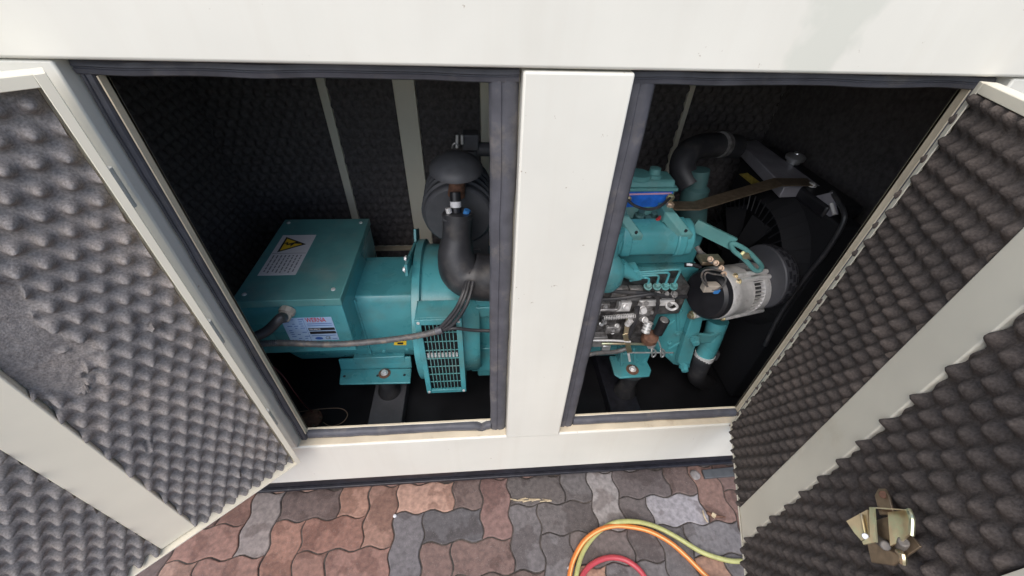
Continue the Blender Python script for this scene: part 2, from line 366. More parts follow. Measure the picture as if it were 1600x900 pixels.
# recessed door frames: flange, inner rim, rubber seal
for (xo0, xo1, xi0, xi1) in ((-.668, .084, -.636, .030), (.284, 1.032, .338, .993)):
    zb, zt = .436, 1.603
    f = MB(); f.box((xo0, .046, .397), (xi0, .052, 1.632)); f.box((xi1, .046, .397), (xo1, .052, 1.632))
    f.box((xi0, .046, .397), (xi1, .052, zb)); f.box((xi0, .046, zt), (xi1, .052, 1.632)); f.build('door_frame', 'cream_inner_lit', canopy)
    rim = MB(); rim.box(*(((xi0 - .003, .030, zb - .003), (xi0, .0525, zt)) if xi0 < 0 else ((xi1, .030, zb - .003), (xi1 + .003, .0525, zt))))
    rim.box((xi0, .0475, zb - .003), (xi1, .0535, zb + .001)); rim.build('frame_rim', 'cream_dirty', canopy)
    def wob(p0, p1, wdt, side, name='door_seal', amp=.0012, n=40, kink=None):
        p0, p1 = Vector(p0), Vector(p1); d = (p1 - p0); L = d.length; d.normalize(); s_ = Vector(side); mb = MB(); rings = []
        prof = [(-.5, .0), (-.5, .55), (-.38, .9), (-.1, 1.0), (-.06, .86), (.0, .86), (.08, 1.0), (.36, .9), (.5, .5), (.5, 0)]
        for i in range(n + 1):
            t = i / n; q = p0 + d * (L * t); off = noise.noise(q * 9) * amp * 2
            if kink and abs(t - kink[0]) < kink[1]: off += kink[2] * math.cos((t - kink[0]) / kink[1] * math.pi / 2) ** 2
            k = 1 + .12 * noise.noise(q * 14 + Vector((3, 0, 0)))
            rings.append([q + s_ * (a * wdt * (1 + .3 * (k - 1)) + off) + Vector((0, -1, 0)) * (b * .021 * k) for a, b in prof])
        m = len(prof); vs_ = [p for r_ in rings for p in r_]
        fs = [(i * m + j, i * m + (j + 1) % m, (i + 1) * m + (j + 1) % m, (i + 1) * m + j) for i in range(n) for j in range(m)] + [tuple(range(m)), tuple(range(n * m, (n + 1) * m))]
        return mb.add(vs_, fs).build(name, 'seal', canopy, ang=50)
    wob(((xo0 + xi0) / 2 + (.0 if xi0 < 0 else .003), .0458, .400), ((xo0 + xi0) / 2 + (.0 if xi0 < 0 else .003), .0458, 1.606), xi0 - xo0 - (.008 if xi0 < 0 else -.002), (1, 0, 0))
    wob(((xo1 + xi1) / 2 - (.003 if xi0 < 0 else 0), .0458, .400), ((xo1 + xi1) / 2 - (.003 if xi0 < 0 else 0), .0458, 1.606), xo1 - xi1 - (-.002 if xi0 < 0 else .008), (1, 0, 0))
    wob((xi0 + .003, .0462, .4185), (xi1 - .003, .0462, .4185), .033, (0, 0, 1), kink=(.95, .035, -.016) if xi0 < 0 else None, amp=.002)
    wob((xo0 + .004, .0448, 1.6175), (xo1 - .004, .0448, 1.6175), .027, (0, 0, 1), amp=.002)
# base beams under the mounts
bxs = B((-.50, .10, .132), (-.355, .98, .20)); bxs.build('cross_beam', 'grey_metal', canopy, .004)
B((.58, .10, .132), (.72, .98, .20)).build('cross_beam', 'base_black', canopy, .004)

# ------------------------------------------------------------------ egg-crate foam
def foam(name, m, parent, P, u0, u1, z0, z1, a, b, ph, base, amp, du, dz, torn=None, jag=.004, POW=1.05, RB=.0150):
    """P(u, w, z) -> world; lattice of peaks a x b with every second row staggered"""
    nu = max(2, int((u1 - u0) / du)); nz = max(2, int((z1 - z0) / dz)); vs_ = []; fs = []
    for j in range(nz + 1):
        z = z0 + (z1 - z0) * j / nz
        for i in range(nu + 1):
            u = u0 + (u1 - u0) * i / nu
            n1 = noise.noise(Vector((u * 7, z * 7, u0 * 9))); n2 = noise.noise(Vector((u * 30, z * 30, 4 + u0)))
            n3 = noise.noise(Vector((u * 90, z * 90, 7 + u0)))
            uu = u + n1 * .004 + n2 * .0018; zz = z + n2 * .003 + n1 * .003
            fu, fz = ((uu - ph[0]) / a + .5) % 1 - .5, ((zz - ph[1]) / b + .5) % 1 - .5
            gu, gz = abs(fu) - .5, abs(fz) - .5
            d2 = min((fu * a) ** 2 + (fz * b) ** 2, (gu * a) ** 2 + (gz * b) ** 2)
            h = math.exp(-(d2 / RB ** 2) ** POW)
            w_ = base + amp * (h * (1 + .22 * n1 + .25 * n2)) + n3 * .0012
            if torn:
                k = torn(u, z)
                w_ = w_ * (1 - k) + k * (base * .5 + n3 * .0022 + n2 * .0025 + noise.noise(Vector((u * 210, z * 210, 2))) * .0016)
            eu = (jag * noise.noise(Vector((z * 25, u0 * 5, 0))) if i == 0 else jag * noise.noise(Vector((z * 25, u1 * 5, 9))) if i == nu else 0)
            vs_.append(P(u + eu, w_, z))
    W = nu + 1
    fs = [(j * W + i, j * W + i + 1, (j + 1) * W + i + 1, (j + 1) * W + i) for j in range(nz) for i in range(nu)]
    bd = [i for i in range(W)] + [j * W + nu for j in range(1, nz + 1)] + [nz * W + i for i in range(nu - 1, -1, -1)] + [j * W for j in range(nz - 1, 0, -1)]
    o0 = len(vs_)
    for i in bd:
        uu, zz = u0 + (u1 - u0) * (i % W) / nu, z0 + (z1 - z0) * (i // W) / nz; vs_.append(P(uu, .001, zz))
    n = len(bd); fs += [(bd[k], o0 + k, o0 + (k + 1) % n, bd[(k + 1) % n]) for k in range(n)]
    return MB().add(vs_, fs).build(name, m, parent, ang=75)

# rear wall foam between cream battens
YF = 1.125
def PR(u, w_, z): return Vector((u, YF - w_, z))
spans = [(XL + .013, -.657), (-.617, -.349), (-.252, .018), (.064, .953), (.982, XR - .05)]
for i, (a, b) in enumerate(spans):
    if i in (1,):
        foam('foam_panel', 'foam_bay_shaded', canopy, PR, a, b, .50, 1.84, .046, .084, (.01, .02), .010, .024, .0075, .010)
        foam('foam_panel', 'foam_bay_shaded', canopy, PR, a, b, .15, .462, .046, .084, (.01, .02), .010, .024, .0075, .010)
    else: foam('foam_panel', 'foam_bay_shaded', canopy, PR, a, b, .15, 1.84, .046, .084, (.01 + i * .013, .02), .010, .024, .0075 if b < .5 else .011, .010)
for a, b in ((-.655, -.619), (-.346, -.255), (.021, .061), (.956, .979)): B((a, YF - .026, .15), (b, YF + .004, 1.84)).build('batten', 'cream_inner_lit', canopy, .002)
B((-.617, YF - .022, .468), (-.348, YF + .004, .484)).build('batten', 'cream_dirty', canopy, .002)
def PL(u, w_, z): return Vector((XL + .012 + w_, u, z))
foam('foam_panel', 'foam_bay_shaded', canopy, PL, .06, YF - .012, .15, 1.84, .046, .084, (.01, .02), .010, .024, .009, .010)

# ------------------------------------------------------------------ doors
def make_door(org, u_, n_, W, label, strip, foams, D, pw, fm):
    org, u_, n_ = Vector(org), Vector(u_), Vector(n_)
    def P(u, w_, z): return org + u_ * u + n_ * w_ + Vector((0, 0, z))
    def pb(mb, u0, u1, w0, w1, z0, z1):
        return mb.add([P(u0, w0, z0), P(u1, w0, z0), P(u1, w1, z0), P(u0, w1, z0), P(u0, w0, z1), P(u1, w0, z1), P(u1, w1, z1), P(u0, w1, z1)],
                      [(0, 3, 2, 1), (4, 5, 6, 7), (0, 1, 5, 4), (1, 2, 6, 5), (2, 3, 7, 6), (3, 0, 4, 7)])
    Z0, Z1, T = .397, 1.627, .0025
    d = pb(MB(), 0, W, -.003, 0, Z0, Z1).build('door', 'cream', canopy, .002); d['label'] = label
    fl = MB()
    pb(fl, 0, T, .0005, D, Z0, Z1); pb(fl, W - T, W, .0005, D, Z0, Z1); pb(fl, T, W - T, .0005, D, Z0, Z0 + T); pb(fl, T, W - T, .0005, D, Z1 - T, Z1)
    fl.build('edge_flange', 'cream_inner_lit', d)
    lp = MB(); lw = .014
    pb(lp, -.0005, lw, D, D + T, Z0 - .0005, Z1); pb(lp, W - lw * 1.6, W + .0005, D, D + T, Z0, Z1); pb(lp, lw, W - lw * 1.6, D, D + T, Z1 - lw * 1.3, Z1); pb(lp, lw, W - lw * 1.6, D, D + T, Z0, Z0 + .006)
    lp.build('flange_lip', 'cream_inner_lit', d, .001)
    pb(MB(), strip[0], strip[1], .0005, .027, Z0 + .010, Z1 - .022).build('stiffener_strip', 'cream_inner_lit', d, .003)
    for (u0, u1, a, b, ph, torn, base, amp) in foams:
        foam('foam_panel', fm, d, P, u0, u1, Z0 + .004, Z1 - .02, a, b, ph, base, amp, .0036, .0052, torn, POW=pw[0], RB=pw[1])
    for z in (.62, 1.02, 1.42): MB().tube([P(.003, -.011, z - .04), P(.003, -.011, z + .04)], .009, 12).build('hinge', 'cream', d)
    return d, P, pb
th = rad(139.3)
LU, LN = (math.cos(th), -math.sin(th), 0), (math.sin(th), math.cos(th), 0)
LO = Vector((-.668, -.022, 0))
def door_uv(px, py, org, u_, n_, w_):
    r = ray(px, py); n_ = Vector(n_); o = org + n_ * w_; t = (o - CAM).dot(n_) / r.dot(n_); q = CAM + r * t - org
    return q.dot(Vector(u_)), q.z
TP = [(-40, 560, .06), (20, 540, .052), (70, 545, .034), (100, 575, .040), (60, 590, .05), (125, 545, .02), (30, 510, .026), (-60, 500, .08), (105, 605, .03), (60, 640, .03), (-20, 590, .06), (300, 650, .012), (222, 510, .011), (262, 512, .012), (380, 735, .010), (230, 690, .012), (140, 590, .016)]
TC = [(*door_uv(a, b, LO, LU, LN, .02), c) for a, b, c in TP]
def torn_left(u, z):
    k = 0; q = noise.noise(Vector((u * 28, z * 28, 1))) * .018 + noise.noise(Vector((u * 80, z * 80, 3))) * .009 + noise.noise(Vector((u * 200, z * 200, 5))) * .004
    for cu, cz, r in TC:
        dd = math.hypot(u - cu, z - cz) + q
        k = max(k, min(1, max(0, (r - dd) / .004)))
    return k
u_off = .012
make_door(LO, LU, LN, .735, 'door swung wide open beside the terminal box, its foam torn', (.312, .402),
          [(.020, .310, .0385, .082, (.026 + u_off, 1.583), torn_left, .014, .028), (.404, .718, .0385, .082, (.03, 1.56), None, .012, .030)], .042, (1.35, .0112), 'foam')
ph_ = rad(67.6)
RU, RN = (-math.cos(ph_), -math.sin(ph_), 0), (-math.sin(ph_), math.cos(ph_), 0)
RO = Vector((.985, -.014, 0))
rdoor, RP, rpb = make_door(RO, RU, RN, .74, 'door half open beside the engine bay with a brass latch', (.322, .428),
          [(.004, .320, .0385, .083, (.096, 1.60), None, .016, .022), (.430, .712, .0385, .083, (.664, 1.107), None, .016, .022)], .026, (1.0, .0145), 'foam_shaded')
# door latch
lat = MB()
def rq(px, py, w_): u, z = door_uv(px, py, RO, RU, RN, w_); return RP(u, w_, z)
nrm = Vector(RN)
lat.prism([rq(1352, 820, .045), rq(1400, 805, .045), rq(1442, 855, .045), rq(1400, 885, .045), rq(1365, 880, .045)], nrm * .004)
lat.prism([rq(1370, 775, .042), rq(1376, 764, .042), rq(1386, 764, .042), rq(1392, 776, .042), rq(1400, 806, .042), rq(1378, 806, .042)], nrm * .004)
latch = lat.build('door_latch', 'zinc_dark', rdoor, .001)
c = MB()
c.prism([rq(1361, 793, .085), rq(1368, 794, .085), rq(1372, 848, .085), rq(1352, 852, .085), rq(1350, 847, .085), rq(1362, 840, .085)], nrm * .003)
c.prism([rq(1360, 792, .050), rq(1420, 796, .050), rq(1420, 796, .088), rq(1360, 792, .088)], (rq(1360, 796, .085) - rq(1360, 792, .085)) * .5)
c.prism([rq(1390, 801, .058), rq(1419, 798, .058), rq(1424, 812, .058), rq(1423, 836, .058), rq(1412, 846, .058), rq(1394, 854, .058)], nrm * .003)
c.prism([rq(1325, 815, .062), rq(1358, 797, .062), rq(1360, 840, .062), rq(1349, 846, .062), rq(1338, 834, .062)], nrm * .003)
c.tube(smooth_path([rq(1404, 862, .052), rq(1410, 868, .056), rq(1411, 880, .052)]), .005, 8)
cu = c.build('latch_claw', 'zinc', rdoor, .001)
MB().tube([rq(1352, 838, .062), rq(1352, 838, .072)], .0055, 12).build('latch_pin', 'chrome', rdoor, .001)
MB().tube([rq(1372, 843, .047), rq(1384, 853, .060)], .008, 12).build('latch_pin', 'steel_pin', rdoor, .002)
MB().tube([rq(1380, 773, .044), rq(1380, 773, .049)], .0065, 12).build('latch_rivet', 'rust', rdoor, .001)
MB().tube([rq(1408, 856, .047), rq(1412, 846, .058)], .008, 14).build('latch_pin', 'steel_pin', rdoor, .002)
MB().tube([rq(1345, 803, .068), rq(1352, 838, .068)], .0025, 8).build('latch_spring', 'zinc', rdoor)
MB().tube(smooth_path([rq(1420, 797, .084), rq(1425, 812, .086), rq(1424, 836, .084)]), .004, 8).build('latch_rim', 'zinc', rdoor)

# ------------------------------------------------------------------ AC alternator
alt = thing('alternator', (-.45, .52, .13), 'teal alternator with a square terminal box and rating plate', 'alternator')
BX0, BX1, BY0, BY1, BZ0, BZ1 = -.822, -.470, .268, .785, .60, .868
B((BX0 + .004, BY0 + .004, BZ0), (BX1 - .004, BY1 - .004, BZ1 - .028)).build('terminal_box', 'teal', alt, .003)
lid = B((BX0, BY0, BZ1 - .030), (BX1, BY1, BZ1)).build('box_lid', 'teal_dusty', alt, .0025)
for a, b in ((BX0 + .03, BY0 + .035), (BX1 - .035, BY0 + .05), (BX0 + .025, BY1 - .03), (BX1 - .03, BY1 - .035)):
    MB().lathe((a, b, BZ1), (0, 0, 1), [(-.001, .008), (.003, .007), (.005, .003)], 12).build('screw', 'alu', lid)
for x in (BX0 + .02, BX1 - .035): MB().lathe((x, BY0 + .0045, BZ0 + .022), (0, -1, 0), [(0, .007), (.003, .006), (.005, .003)], 12).build('screw', 'teal', alt)
# body
bp = [(.385, .735), (.402, .760), (.65, .760), (.668, .735), (.668, .50), (.61, .36), (.44, .36), (.398, .44), (.385, .47)]
MB().prism([(-.80, a, b) for a, b in bp], (.54, 0, 0)).build('stator_housing', 'teal', alt, .006, 3)
B((-.477, .379, .45), (-.467, .39, .758)).build('housing_seam', 'teal', alt, .002)
RX0, RX1 = py_(637, 500, .245).x, py_(653, 500, .245).x
YC, ZC, RR = .53, .565, .295
n_ = 64
MB().lathe((RX0, YC, ZC), (1, 0, 0), [(0, RR - .006), (.004, RR + .008), (RX1 - RX0 - .004, RR + .008), (RX1 - RX0, RR)], n_).build('adaptor_ring', 'teal', alt)
MB().lathe((RX1, YC, ZC), (1, 0, 0), [(-.002, RR - .012), (.10, RR - .016), (.20, RR - .02), (.215, RR - .03)], n_).build('fan_housing', 'teal', alt)
lug = MB().prism([px_(*q, RX0 - .002) for q in ((650, 358), (655, 357), (657, 398), (642, 418), (638, 432), (636, 414), (642, 398), (651, 378))], (-.011, 0, 0))
lug.build('lifting_lug', 'teal', alt, .002)
for q in ((635, 404), (633, 421)): MB().bolt(px_(*q, RX0 - .011), (-1, 0, 0), .009).build('bolt', 'alu', alt)
for q in ((600, 548), (636, 545)): MB().bolt(py_(*q, .386), (0, -1, 0), .007).build('bolt', 'teal', alt)
# foot
zf = .335
ft = MB()
fa = [pz_(530, 600, zf), pz_(641, 598, zf), pz_(643, 575, zf), pz_(532, 577, zf)]
ft.prism(fa, (0, 0, -.010)); yk = fa[3].y
ft.prism([(fa[3].x, yk - .002, zf - .01), (fa[2].x, yk - .002, zf - .01), (fa[2].x, yk + .010, zf + .05), (fa[3].x, yk + .010, zf + .05)], (0, .012, 0))
foot = ft.build('mounting_foot', 'teal', alt, .004, 3)
ft2 = MB().box((-.56, yk + .005, .30), (-.34, .75, .40)); ft2.build('foot_block', 'teal', alt, .004)
bc = pz_(601, 584, zf)
MB().lathe((bc.x, bc.y, zf), (0, 0, 1), [(-.001, .026), (.004, .026), (.005, .02)], 20).build('washer', 'rust', foot)
MB().bolt((bc.x, bc.y, zf + .005), (0, 0, 1), .012, .014).build('bolt', 'alu', foot)
for q in ((538, 588), (590, 587), (632, 586)):
    e = pz_(*q, zf); MB().lathe((e.x, e.y, zf), (0, 0, 1), [(0, .006), (.0006, .006)], 10).build('bolt_hole', 'ink', foot)
MB().lathe((bc.x, bc.y, .195), (0, 0, 1), [(0, .048), (.02, .05), (.05, .036), (.09, .038), (.131, .045)], 24).build('rubber_mount', 'rubber', alt)
# vent grille
GY = .222
gq = [py_(650, 500, GY), py_(723, 499, GY), py_(727, 612, GY), py_(665, 615, GY)]
gx0, gx1, gz0, gz1 = (gq[0].x + gq[3].x) / 2, (gq[1].x + gq[2].x) / 2, (gq[2].z + gq[3].z) / 2, (gq[0].z + gq[1].z) / 2
fr = MB(); t = .020
fr.box((gx0, GY, gz0), (gx0 + t, GY + .012, gz1)); fr.box((gx1 - t, GY, gz0), (gx1, GY + .012, gz1)); fr.box((gx0 + t, GY, gz0), (gx1 - t, GY + .012, gz0 + t)); fr.box((gx0 + t, GY, gz1 - t * 1.3), (gx1 - t, GY + .012, gz1))
fr.box((gx0, GY + .0115, gz0), (gx0 + .004, GY + .10, gz1)); fr.box((gx1 - .004, GY + .0115, gz0), (gx1, GY + .10, gz1)); fr.box((gx0 + .004, GY + .0115, gz0), (gx1 - .004, GY + .10, gz0 + .004)); fr.box((gx0 + .004, GY + .0115, gz1 - .004), (gx1 - .004, GY + .10, gz1))
gr = fr.build('vent_grille', 'teal', alt, .0015)
B((gx0 + .005, GY + .019, gz0 + .005), (gx1 - .005, GY + .024, gz1 - .005)).build('vent_shade', 'matt_black', alt)  # black sheet standing in for the shade in the opening behind the bars
fb = MB(); zz = gz0 + (gz1 - gz0) * .52
for k in range(9): x = gx0 + t + (gx1 - gx0 - 2 * t) * (k + .5) / 9; fb.box((x - .004, GY + .012, zz - .010), (x + .003, GY + .0195, zz + .010))
fb.build('fan_blades', 'alu', alt)
for k in range(1, 9):
    x = gx0 + t + (gx1 - gx0 - 2 * t) * k / 9; B((x - .0012, GY + .003, gz0 + t - .002), (x + .0012, GY + .006, gz1 - t)).build('bar', 'teal_dusty', gr)
for k in range(1, 8):
    z = gz0 + t + (gz1 - gz0 - 2.2 * t) * k / 8; B((gx0 + t - .002, GY + .006, z - .0014), (gx1 - t + .002, GY + .009, z + .0014)).build('bar', 'teal_dusty', gr)
for x, z in ((gx0 + .01, gz0 + .01), (gx1 - .01, gz0 + .01), (gx1 - .01, gz1 - .012), (gx0 + .012, gz1 - .014)): MB().lathe((x, GY, z), (0, -1, 0), [(0, .006), (.003, .005)], 10).build('screw', 'alu', gr)
# labels
def quad_plate(o, ex, ey, w_, h, th_, name, m, parent):
    o, ex, ey = Vector(o), Vector(ex), Vector(ey); n = ex.cross(ey)
    mb = MB().prism([o, o + ex * w_, o + ex * w_ + ey * h, o + ey * h], n * th_); return mb.build(name, m, parent, flat=True)
def text_mesh(s, size, bold=0.0):
    cu_ = bpy.data.curves.new('t', 'FONT'); cu_.body = s; cu_.size = size; cu_.offset = bold; cu_.fill_mode = 'BOTH'; cu_.extrude = .0002; cu_.resolution_u = 3
    to = bpy.data.objects.new('t', cu_); COL.objects.link(to); dg = bpy.context.evaluated_depsgraph_get(); dg.update()
    me = bpy.data.meshes.new_from_object(to.evaluated_get(dg)); bpy.data.objects.remove(to); bpy.data.curves.remove(cu_); return me
def put_text(s, size, o, ex, ey, m, parent, name='lettering', width=None, bold=0.0):
    me = text_mesh(s, size, bold); ex, ey = Vector(ex), Vector(ey); n = ex.cross(ey); me.materials.append(MATS[m])
    xs = [v.co.x for v in me.vertices]; sc = width / (max(xs) - min(xs)) if width else 1; x0 = min(xs)
    for v in me.vertices: v.co = ex * ((v.co.x - x0) * sc) + ey * v.co.y + n * (v.co.z + .0004)
    return place(name, me, Vector(o), parent)
# rating plate (front of terminal box)
FY = BY0 + .004
pl = [py_(443, 497, FY), py_(518, 495, FY), py_(530, 531, FY), py_(449.6, 532.5, FY)]
x0, x1, z0, z1 = (pl[0].x + pl[3].x) / 2, (pl[1].x + pl[2].x) / 2, (pl[2].z + pl[3].z) / 2, (pl[0].z + pl[1].z) / 2
W_, H_ = x1 - x0, z1 - z0; ex, ez = (1, 0, 0), (0, 0, 1)
rp = quad_plate((x0, FY - .0003, z0), ex, ez, W_, H_, .0012, 'rating_plate', 'label_blue', alt); rp['label'] = 'pale blue rating plate reading WERNA in red'
ys = FY - .0015
def lp_(u, v): return (x0 + W_ * u, ys, z0 + H_ * v)
put_text('WERNA', .030, lp_(.475, .815), ex, ez, 'red_ink', rp, width=W_ * .40, bold=.0003)
def strip_on(u0, u1, v0, v1, m, name='printed_bar', par=rp): return quad_plate(lp_(u0, v0), ex, ez, W_ * (u1 - u0), H_ * (v1 - v0), .0004, name, m, par)
strip_on(.46, .99, .45, .56, 'ink'); strip_on(.46, .99, .30, .41, 'ink')
put_text('WERNA GENERATORS', .010, (x0 + W_ * .48, ys - .0005, z0 + H_ * .48), ex, ez, 'label_white', rp, width=W_ * .22)
el = MB(); el.lathe((x0 + W_ * .60, ys, z0 + H_ * .10), (0, -1, 0), [(0, .011), (.0004, .011)], 20)
for v in el.v: v.x = x0 + W_ * .60 + (v.x - x0 - W_ * .60) * 1.25; v.z = z0 + H_ * .10 + (v.z - z0 - H_ * .10) * .62
el.build('printed_oval', 'ink_blue', rp)
put_text('CE', .020, lp_(.74, .055), ex, ez, 'ink', rp, width=W_ * .10)
sp = MB()
for k in range(10):
    v = .93 - k * .09
    for seg in range(3):
        a = .05 + seg * .13 + random.uniform(0, .03); b = a + random.uniform(.04, .10)
        if random.random() < .75: sp.box((x0 + W_ * a, ys - .0003, z0 + H_ * (v - .012)), (x0 + W_ * b, ys + .0004, z0 + H_ * (v + .012)))
for v in (.74, .66, .22, .07): sp.box((x0 + W_ * (.47 if v > .1 else .87), ys - .0003, z0 + H_ * (v - .010)), (x0 + W_ * .97, ys + .0004, z0 + H_ * (v + .010)))
sp.box((x0 + W_ * .425, ys - .0003, z0), (x0 + W_ * .43, ys + .0004, z1)); sp.build('small_print', 'ink_blue', rp)
# warning sticker on the lid (reads from the left end)
WZ = BZ1 + .0012
q = [pz_(440.6, 367.2, WZ), pz_(493, 367, WZ), pz_(462.4, 429.7, WZ), pz_(404.6, 429.7, WZ)]
wx0, wx1, wy0, wy1 = (q[0].x + q[3].x) / 2, (q[1].x + q[2].x) / 2, (q[2].y + q[3].y) / 2, (q[0].y + q[1].y) / 2
ws = quad_plate((wx0, wy0, BZ1 - .0003), (1, 0, 0), (0, 1, 0), wx1 - wx0, wy1 - wy0, .0012, 'warning_sticker', 'label_white', alt); ws['label'] = 'white sticker with a yellow electric shock triangle'
T = [pz_(433, 394.4, WZ), pz_(446.9, 370.3, WZ), pz_(478.3, 381.2, WZ)]
T = [Vector((wx0 + .018, T[0].y, 0)), Vector((wx0 + .018, T[1].y, 0)), Vector((T[2].x, (T[0].y + T[1].y) / 2, 0))]
cc = sum(T, Vector()) / 3
MB().prism([(p_.x, p_.y, BZ1 + .0007) for p_ in T], (0, 0, .0006)).build('triangle_border', 'ink', ws, flat=True)
MB().prism([(cc.x + (p_.x - cc.x) * .76, cc.y + (p_.y - cc.y) * .76, BZ1 + .0011) for p_ in T], (0, 0, .0006)).build('triangle', 'yellow', ws, flat=True)
s_ = .0011; bl = [(-.036, .003), (-.012, .010), (-.010, .002), (.022, .010), (.048, .001), (.020, .003), (.008, -.010), (.004, -.001), (-.014, -.004), (-.016, .003)]
MB().prism([(cc.x + a * .85, cc.y + b * 1.6, BZ1 + .0015) for a, b in bl], (0, 0, .0006)).build('lightning_bolt', 'ink', ws, flat=True)
yd = pz_(430, 396, WZ).y
sp = MB(); sp.box((wx0 + .003, yd - .001, BZ1 + .0006), (wx1 - .003, yd + .001, BZ1 + .0012))
for k in range(8):
    x = wx0 + .014 + (wx1 - wx0 - .03) * k / 7; y = yd - .012
    while y > wy0 + .02:
        l = random.uniform(.008, .022); sp.box((x - .0024, max(y - l, wy0 + .012), BZ1 + .0006), (x + .0024, y, BZ1 + .0012)); y -= l + .005
sp.build('small_print', 'ink_grey', ws, flat=True)
yl = [py_(617, 533, .384), py_(635, 532, .384), py_(635, 539, .384), py_(615, 539, .384)]
MB().prism(yl, (0, -.0012, 0)).build('warning_label', 'yellow', alt, flat=True)
MB().prism([py_(621, 535, .3825), py_(630, 535, .3825), py_(630, 538, .3825), py_(621, 538, .3825)], (0, -.0006, 0)).build('warning_print', 'ink', alt, flat=True)
# cable gland
gc = py_(450, 484, FY)
MB().lathe(gc, Vector((-.25, -1, -.35)), [(-.005, .026), (.014, .026), (.016, .021), (.034, .021), (.040, .017)], 10).build('cable_gland', 'gland', alt, .001)
# flywheel housing towards the engine
fh = MB(); HY = .34
a, b, c_, d_ = py_(728, 470, HY), py_(800, 470, HY), py_(800, 586, HY), py_(728, 588, HY)
fh.box((RX1 + .20, HY, c_.z), (.30, .70, a.z)); fwh = fh.build('flywheel_housing', 'teal', alt, .008, 3)
for q in (((737, 478), (765, 492)), ((735, 542), (764, 576))):
    l, h = py_(*q[0], HY), py_(*q[1], HY); B((l.x, HY - .012, h.z), (.2, HY + .01, l.z)).build('housing_rib', 'teal', fwh, .004)
for q in ((738, 549), (738, 568)): MB().lathe(py_(*q, HY - .012), (0, -1, 0), [(0, .006), (.0006, .006)], 12).build('bolt_hole', 'ink', fwh)

# ------------------------------------------------------------------ cables in the alternator bay
pts = [gc + Vector((-.008, -.03, -.01)), py_(438, 497, .215), py_(420, 515, .19), py_(402, 525, .17), py_(380, 532, .15)]
tag(MB().tube(smooth_path(pts), .0165, 14).build('power_cable', 'rubber'), 'thick grey cable leaving the gland on the terminal box', 'cable')
lm = thing('wiring_loom', py_(560, 535, .215), 'dusty black wiring loom stretched across the alternator front', 'wiring loom')
pts = [py_(380, 540, .20), py_(410, 537, .20), py_(450, 536, .20), py_(520, 538, .205), py_(590, 533, .21), py_(650, 525, .205), py_(690, 516, .200)]
path = smooth_path(pts, 24); MB().tube(path, [.0105 + .0013 * (i % 2) for i in range(len(path))], 12).build('sleeve', 'conduit', lm)
for k, (dx, dy) in enumerate(((0, 0), (6, 3), (-4, -2))):
    MB().tube(smooth_path([py_(684 + dx * .3, 517, .201), py_(700 + dx, 505 + dy, .20), py_(716 + dx, 485 + dy, .21), py_(727 + dx, 462 + dy, .23), py_(733 + dx, 440, .27)]), .0065, 10).build('wire', 'rubber', lm)
MB().tube(smooth_path([py_(684, 517, .2), py_(710, 513, .20), py_(740, 516, .21), py_(775, 517, .21)]), .0062, 10).build('wire', 'rubber', lm)
e = py_(687, 516, .2); MB().tube([e + Vector((-.012, 0, -.004)), e + Vector((.010, 0, .004))], .0145, 14).build('tape_wrap', 'grey_metal', lm)
dv = thing('round_device', pz_(487, 660, .135), 'small rusty brown round device on the enclosure floor', 'device')
o_ = pz_(487, 657, .135)
m_ = MB().lathe(o_, (0, 0, 1), [(-.004, .046), (.012, .048), (.018, .04), (.03, .036), (.036, .024), (.038, .004)], 26); m_.build('housing', 'rust', dv)
for k in range(6):
    a_ = k * 1.047; MB().lathe(o_ + Vector((math.cos(a_) * .043, math.sin(a_) * .043, .010)), (0, 0, 1), [(0, .006), (.012, .005)], 8).build('lug', 'zinc_dark', dv)
zw = .142
tw = [pz_(460, 645, zw), pz_(485, 641, zw), pz_(515, 638, zw), pz_(535, 639, zw), pz_(543, 648, zw), pz_(535, 660, zw), pz_(518, 666, zw), pz_(505, 660, zw)]
tag(MB().tube(smooth_path(tw), .0018, 6).build('looped_wire', 'wire_tan'), 'thin tan wire looped on the black enclosure floor', 'wire')
tw = [py_(412, 560, .30), py_(440, 585, .26), py_(458, 610, .24), py_(475, 632, .25), pz_(490, 645, .16)]
tag(MB().tube(smooth_path(tw), .0022, 6).build('hanging_wire', 'wire_red'), 'thin dark red wire hanging below the terminal box', 'wire')

# ------------------------------------------------------------------ air cleaner with rain cap and elbow hose
ac = thing('air_cleaner', (-.06, .6, .72), 'grey ribbed air cleaner with mushroom rain cap and rubber elbow', 'air cleaner')
CY = .53; cc = py_(716, 340, CY); RC = .128
ax = Vector((.0, 1, .04)).normalized()
prof = [(0, .02), (.0, RC - .012), (.006, RC - .004), (.012, RC)]
for k in range(4): s0 = .03 + k * .045; prof += [(s0, RC), (s0 + .006, RC + .008), (s0 + .012, RC + .008), (s0 + .018, RC)]
prof += [(.24, RC), (.26, RC - .02)]
MB().lathe(cc, ax, prof, 48).build('filter_canister', 'canister', ac)
cp = py_(713, 268, .47)
dome = [(0, .030), (.003, .080), (.008, .087), (.018, .085), (.034, .073), (.047, .052), (.055, .030), (.058, .004)]
MB().lathe(cp, (0, -.10, 1), dome, 40).build('rain_cap', 'canister', ac)
ne = py_(712, 297, .485)
MB().tube([cp + Vector((0, .02, .01)), cp + Vector((0, .035, -.05)), ne + Vector((0, .02, -.03))], [.030, .027, .030], 20).build('cap_neck', 'rust', ac)
MB().tube([cp + Vector((0, .022, -.012)), cp + Vector((0, .027, -.024))], .034, 20).build('hose_clamp', 'chrome', ac)
vi = MB(); a, b = py_(713, 338, .43), py_(711, 300, .46)
vi.tube([a, b], .018, 16); vi.build('restriction_gauge', 'black_plastic', ac)
MB().tube([a.lerp(b, .38), a.lerp(b, .62)], .0188, 16).build('gauge_window', 'label_white', ac)
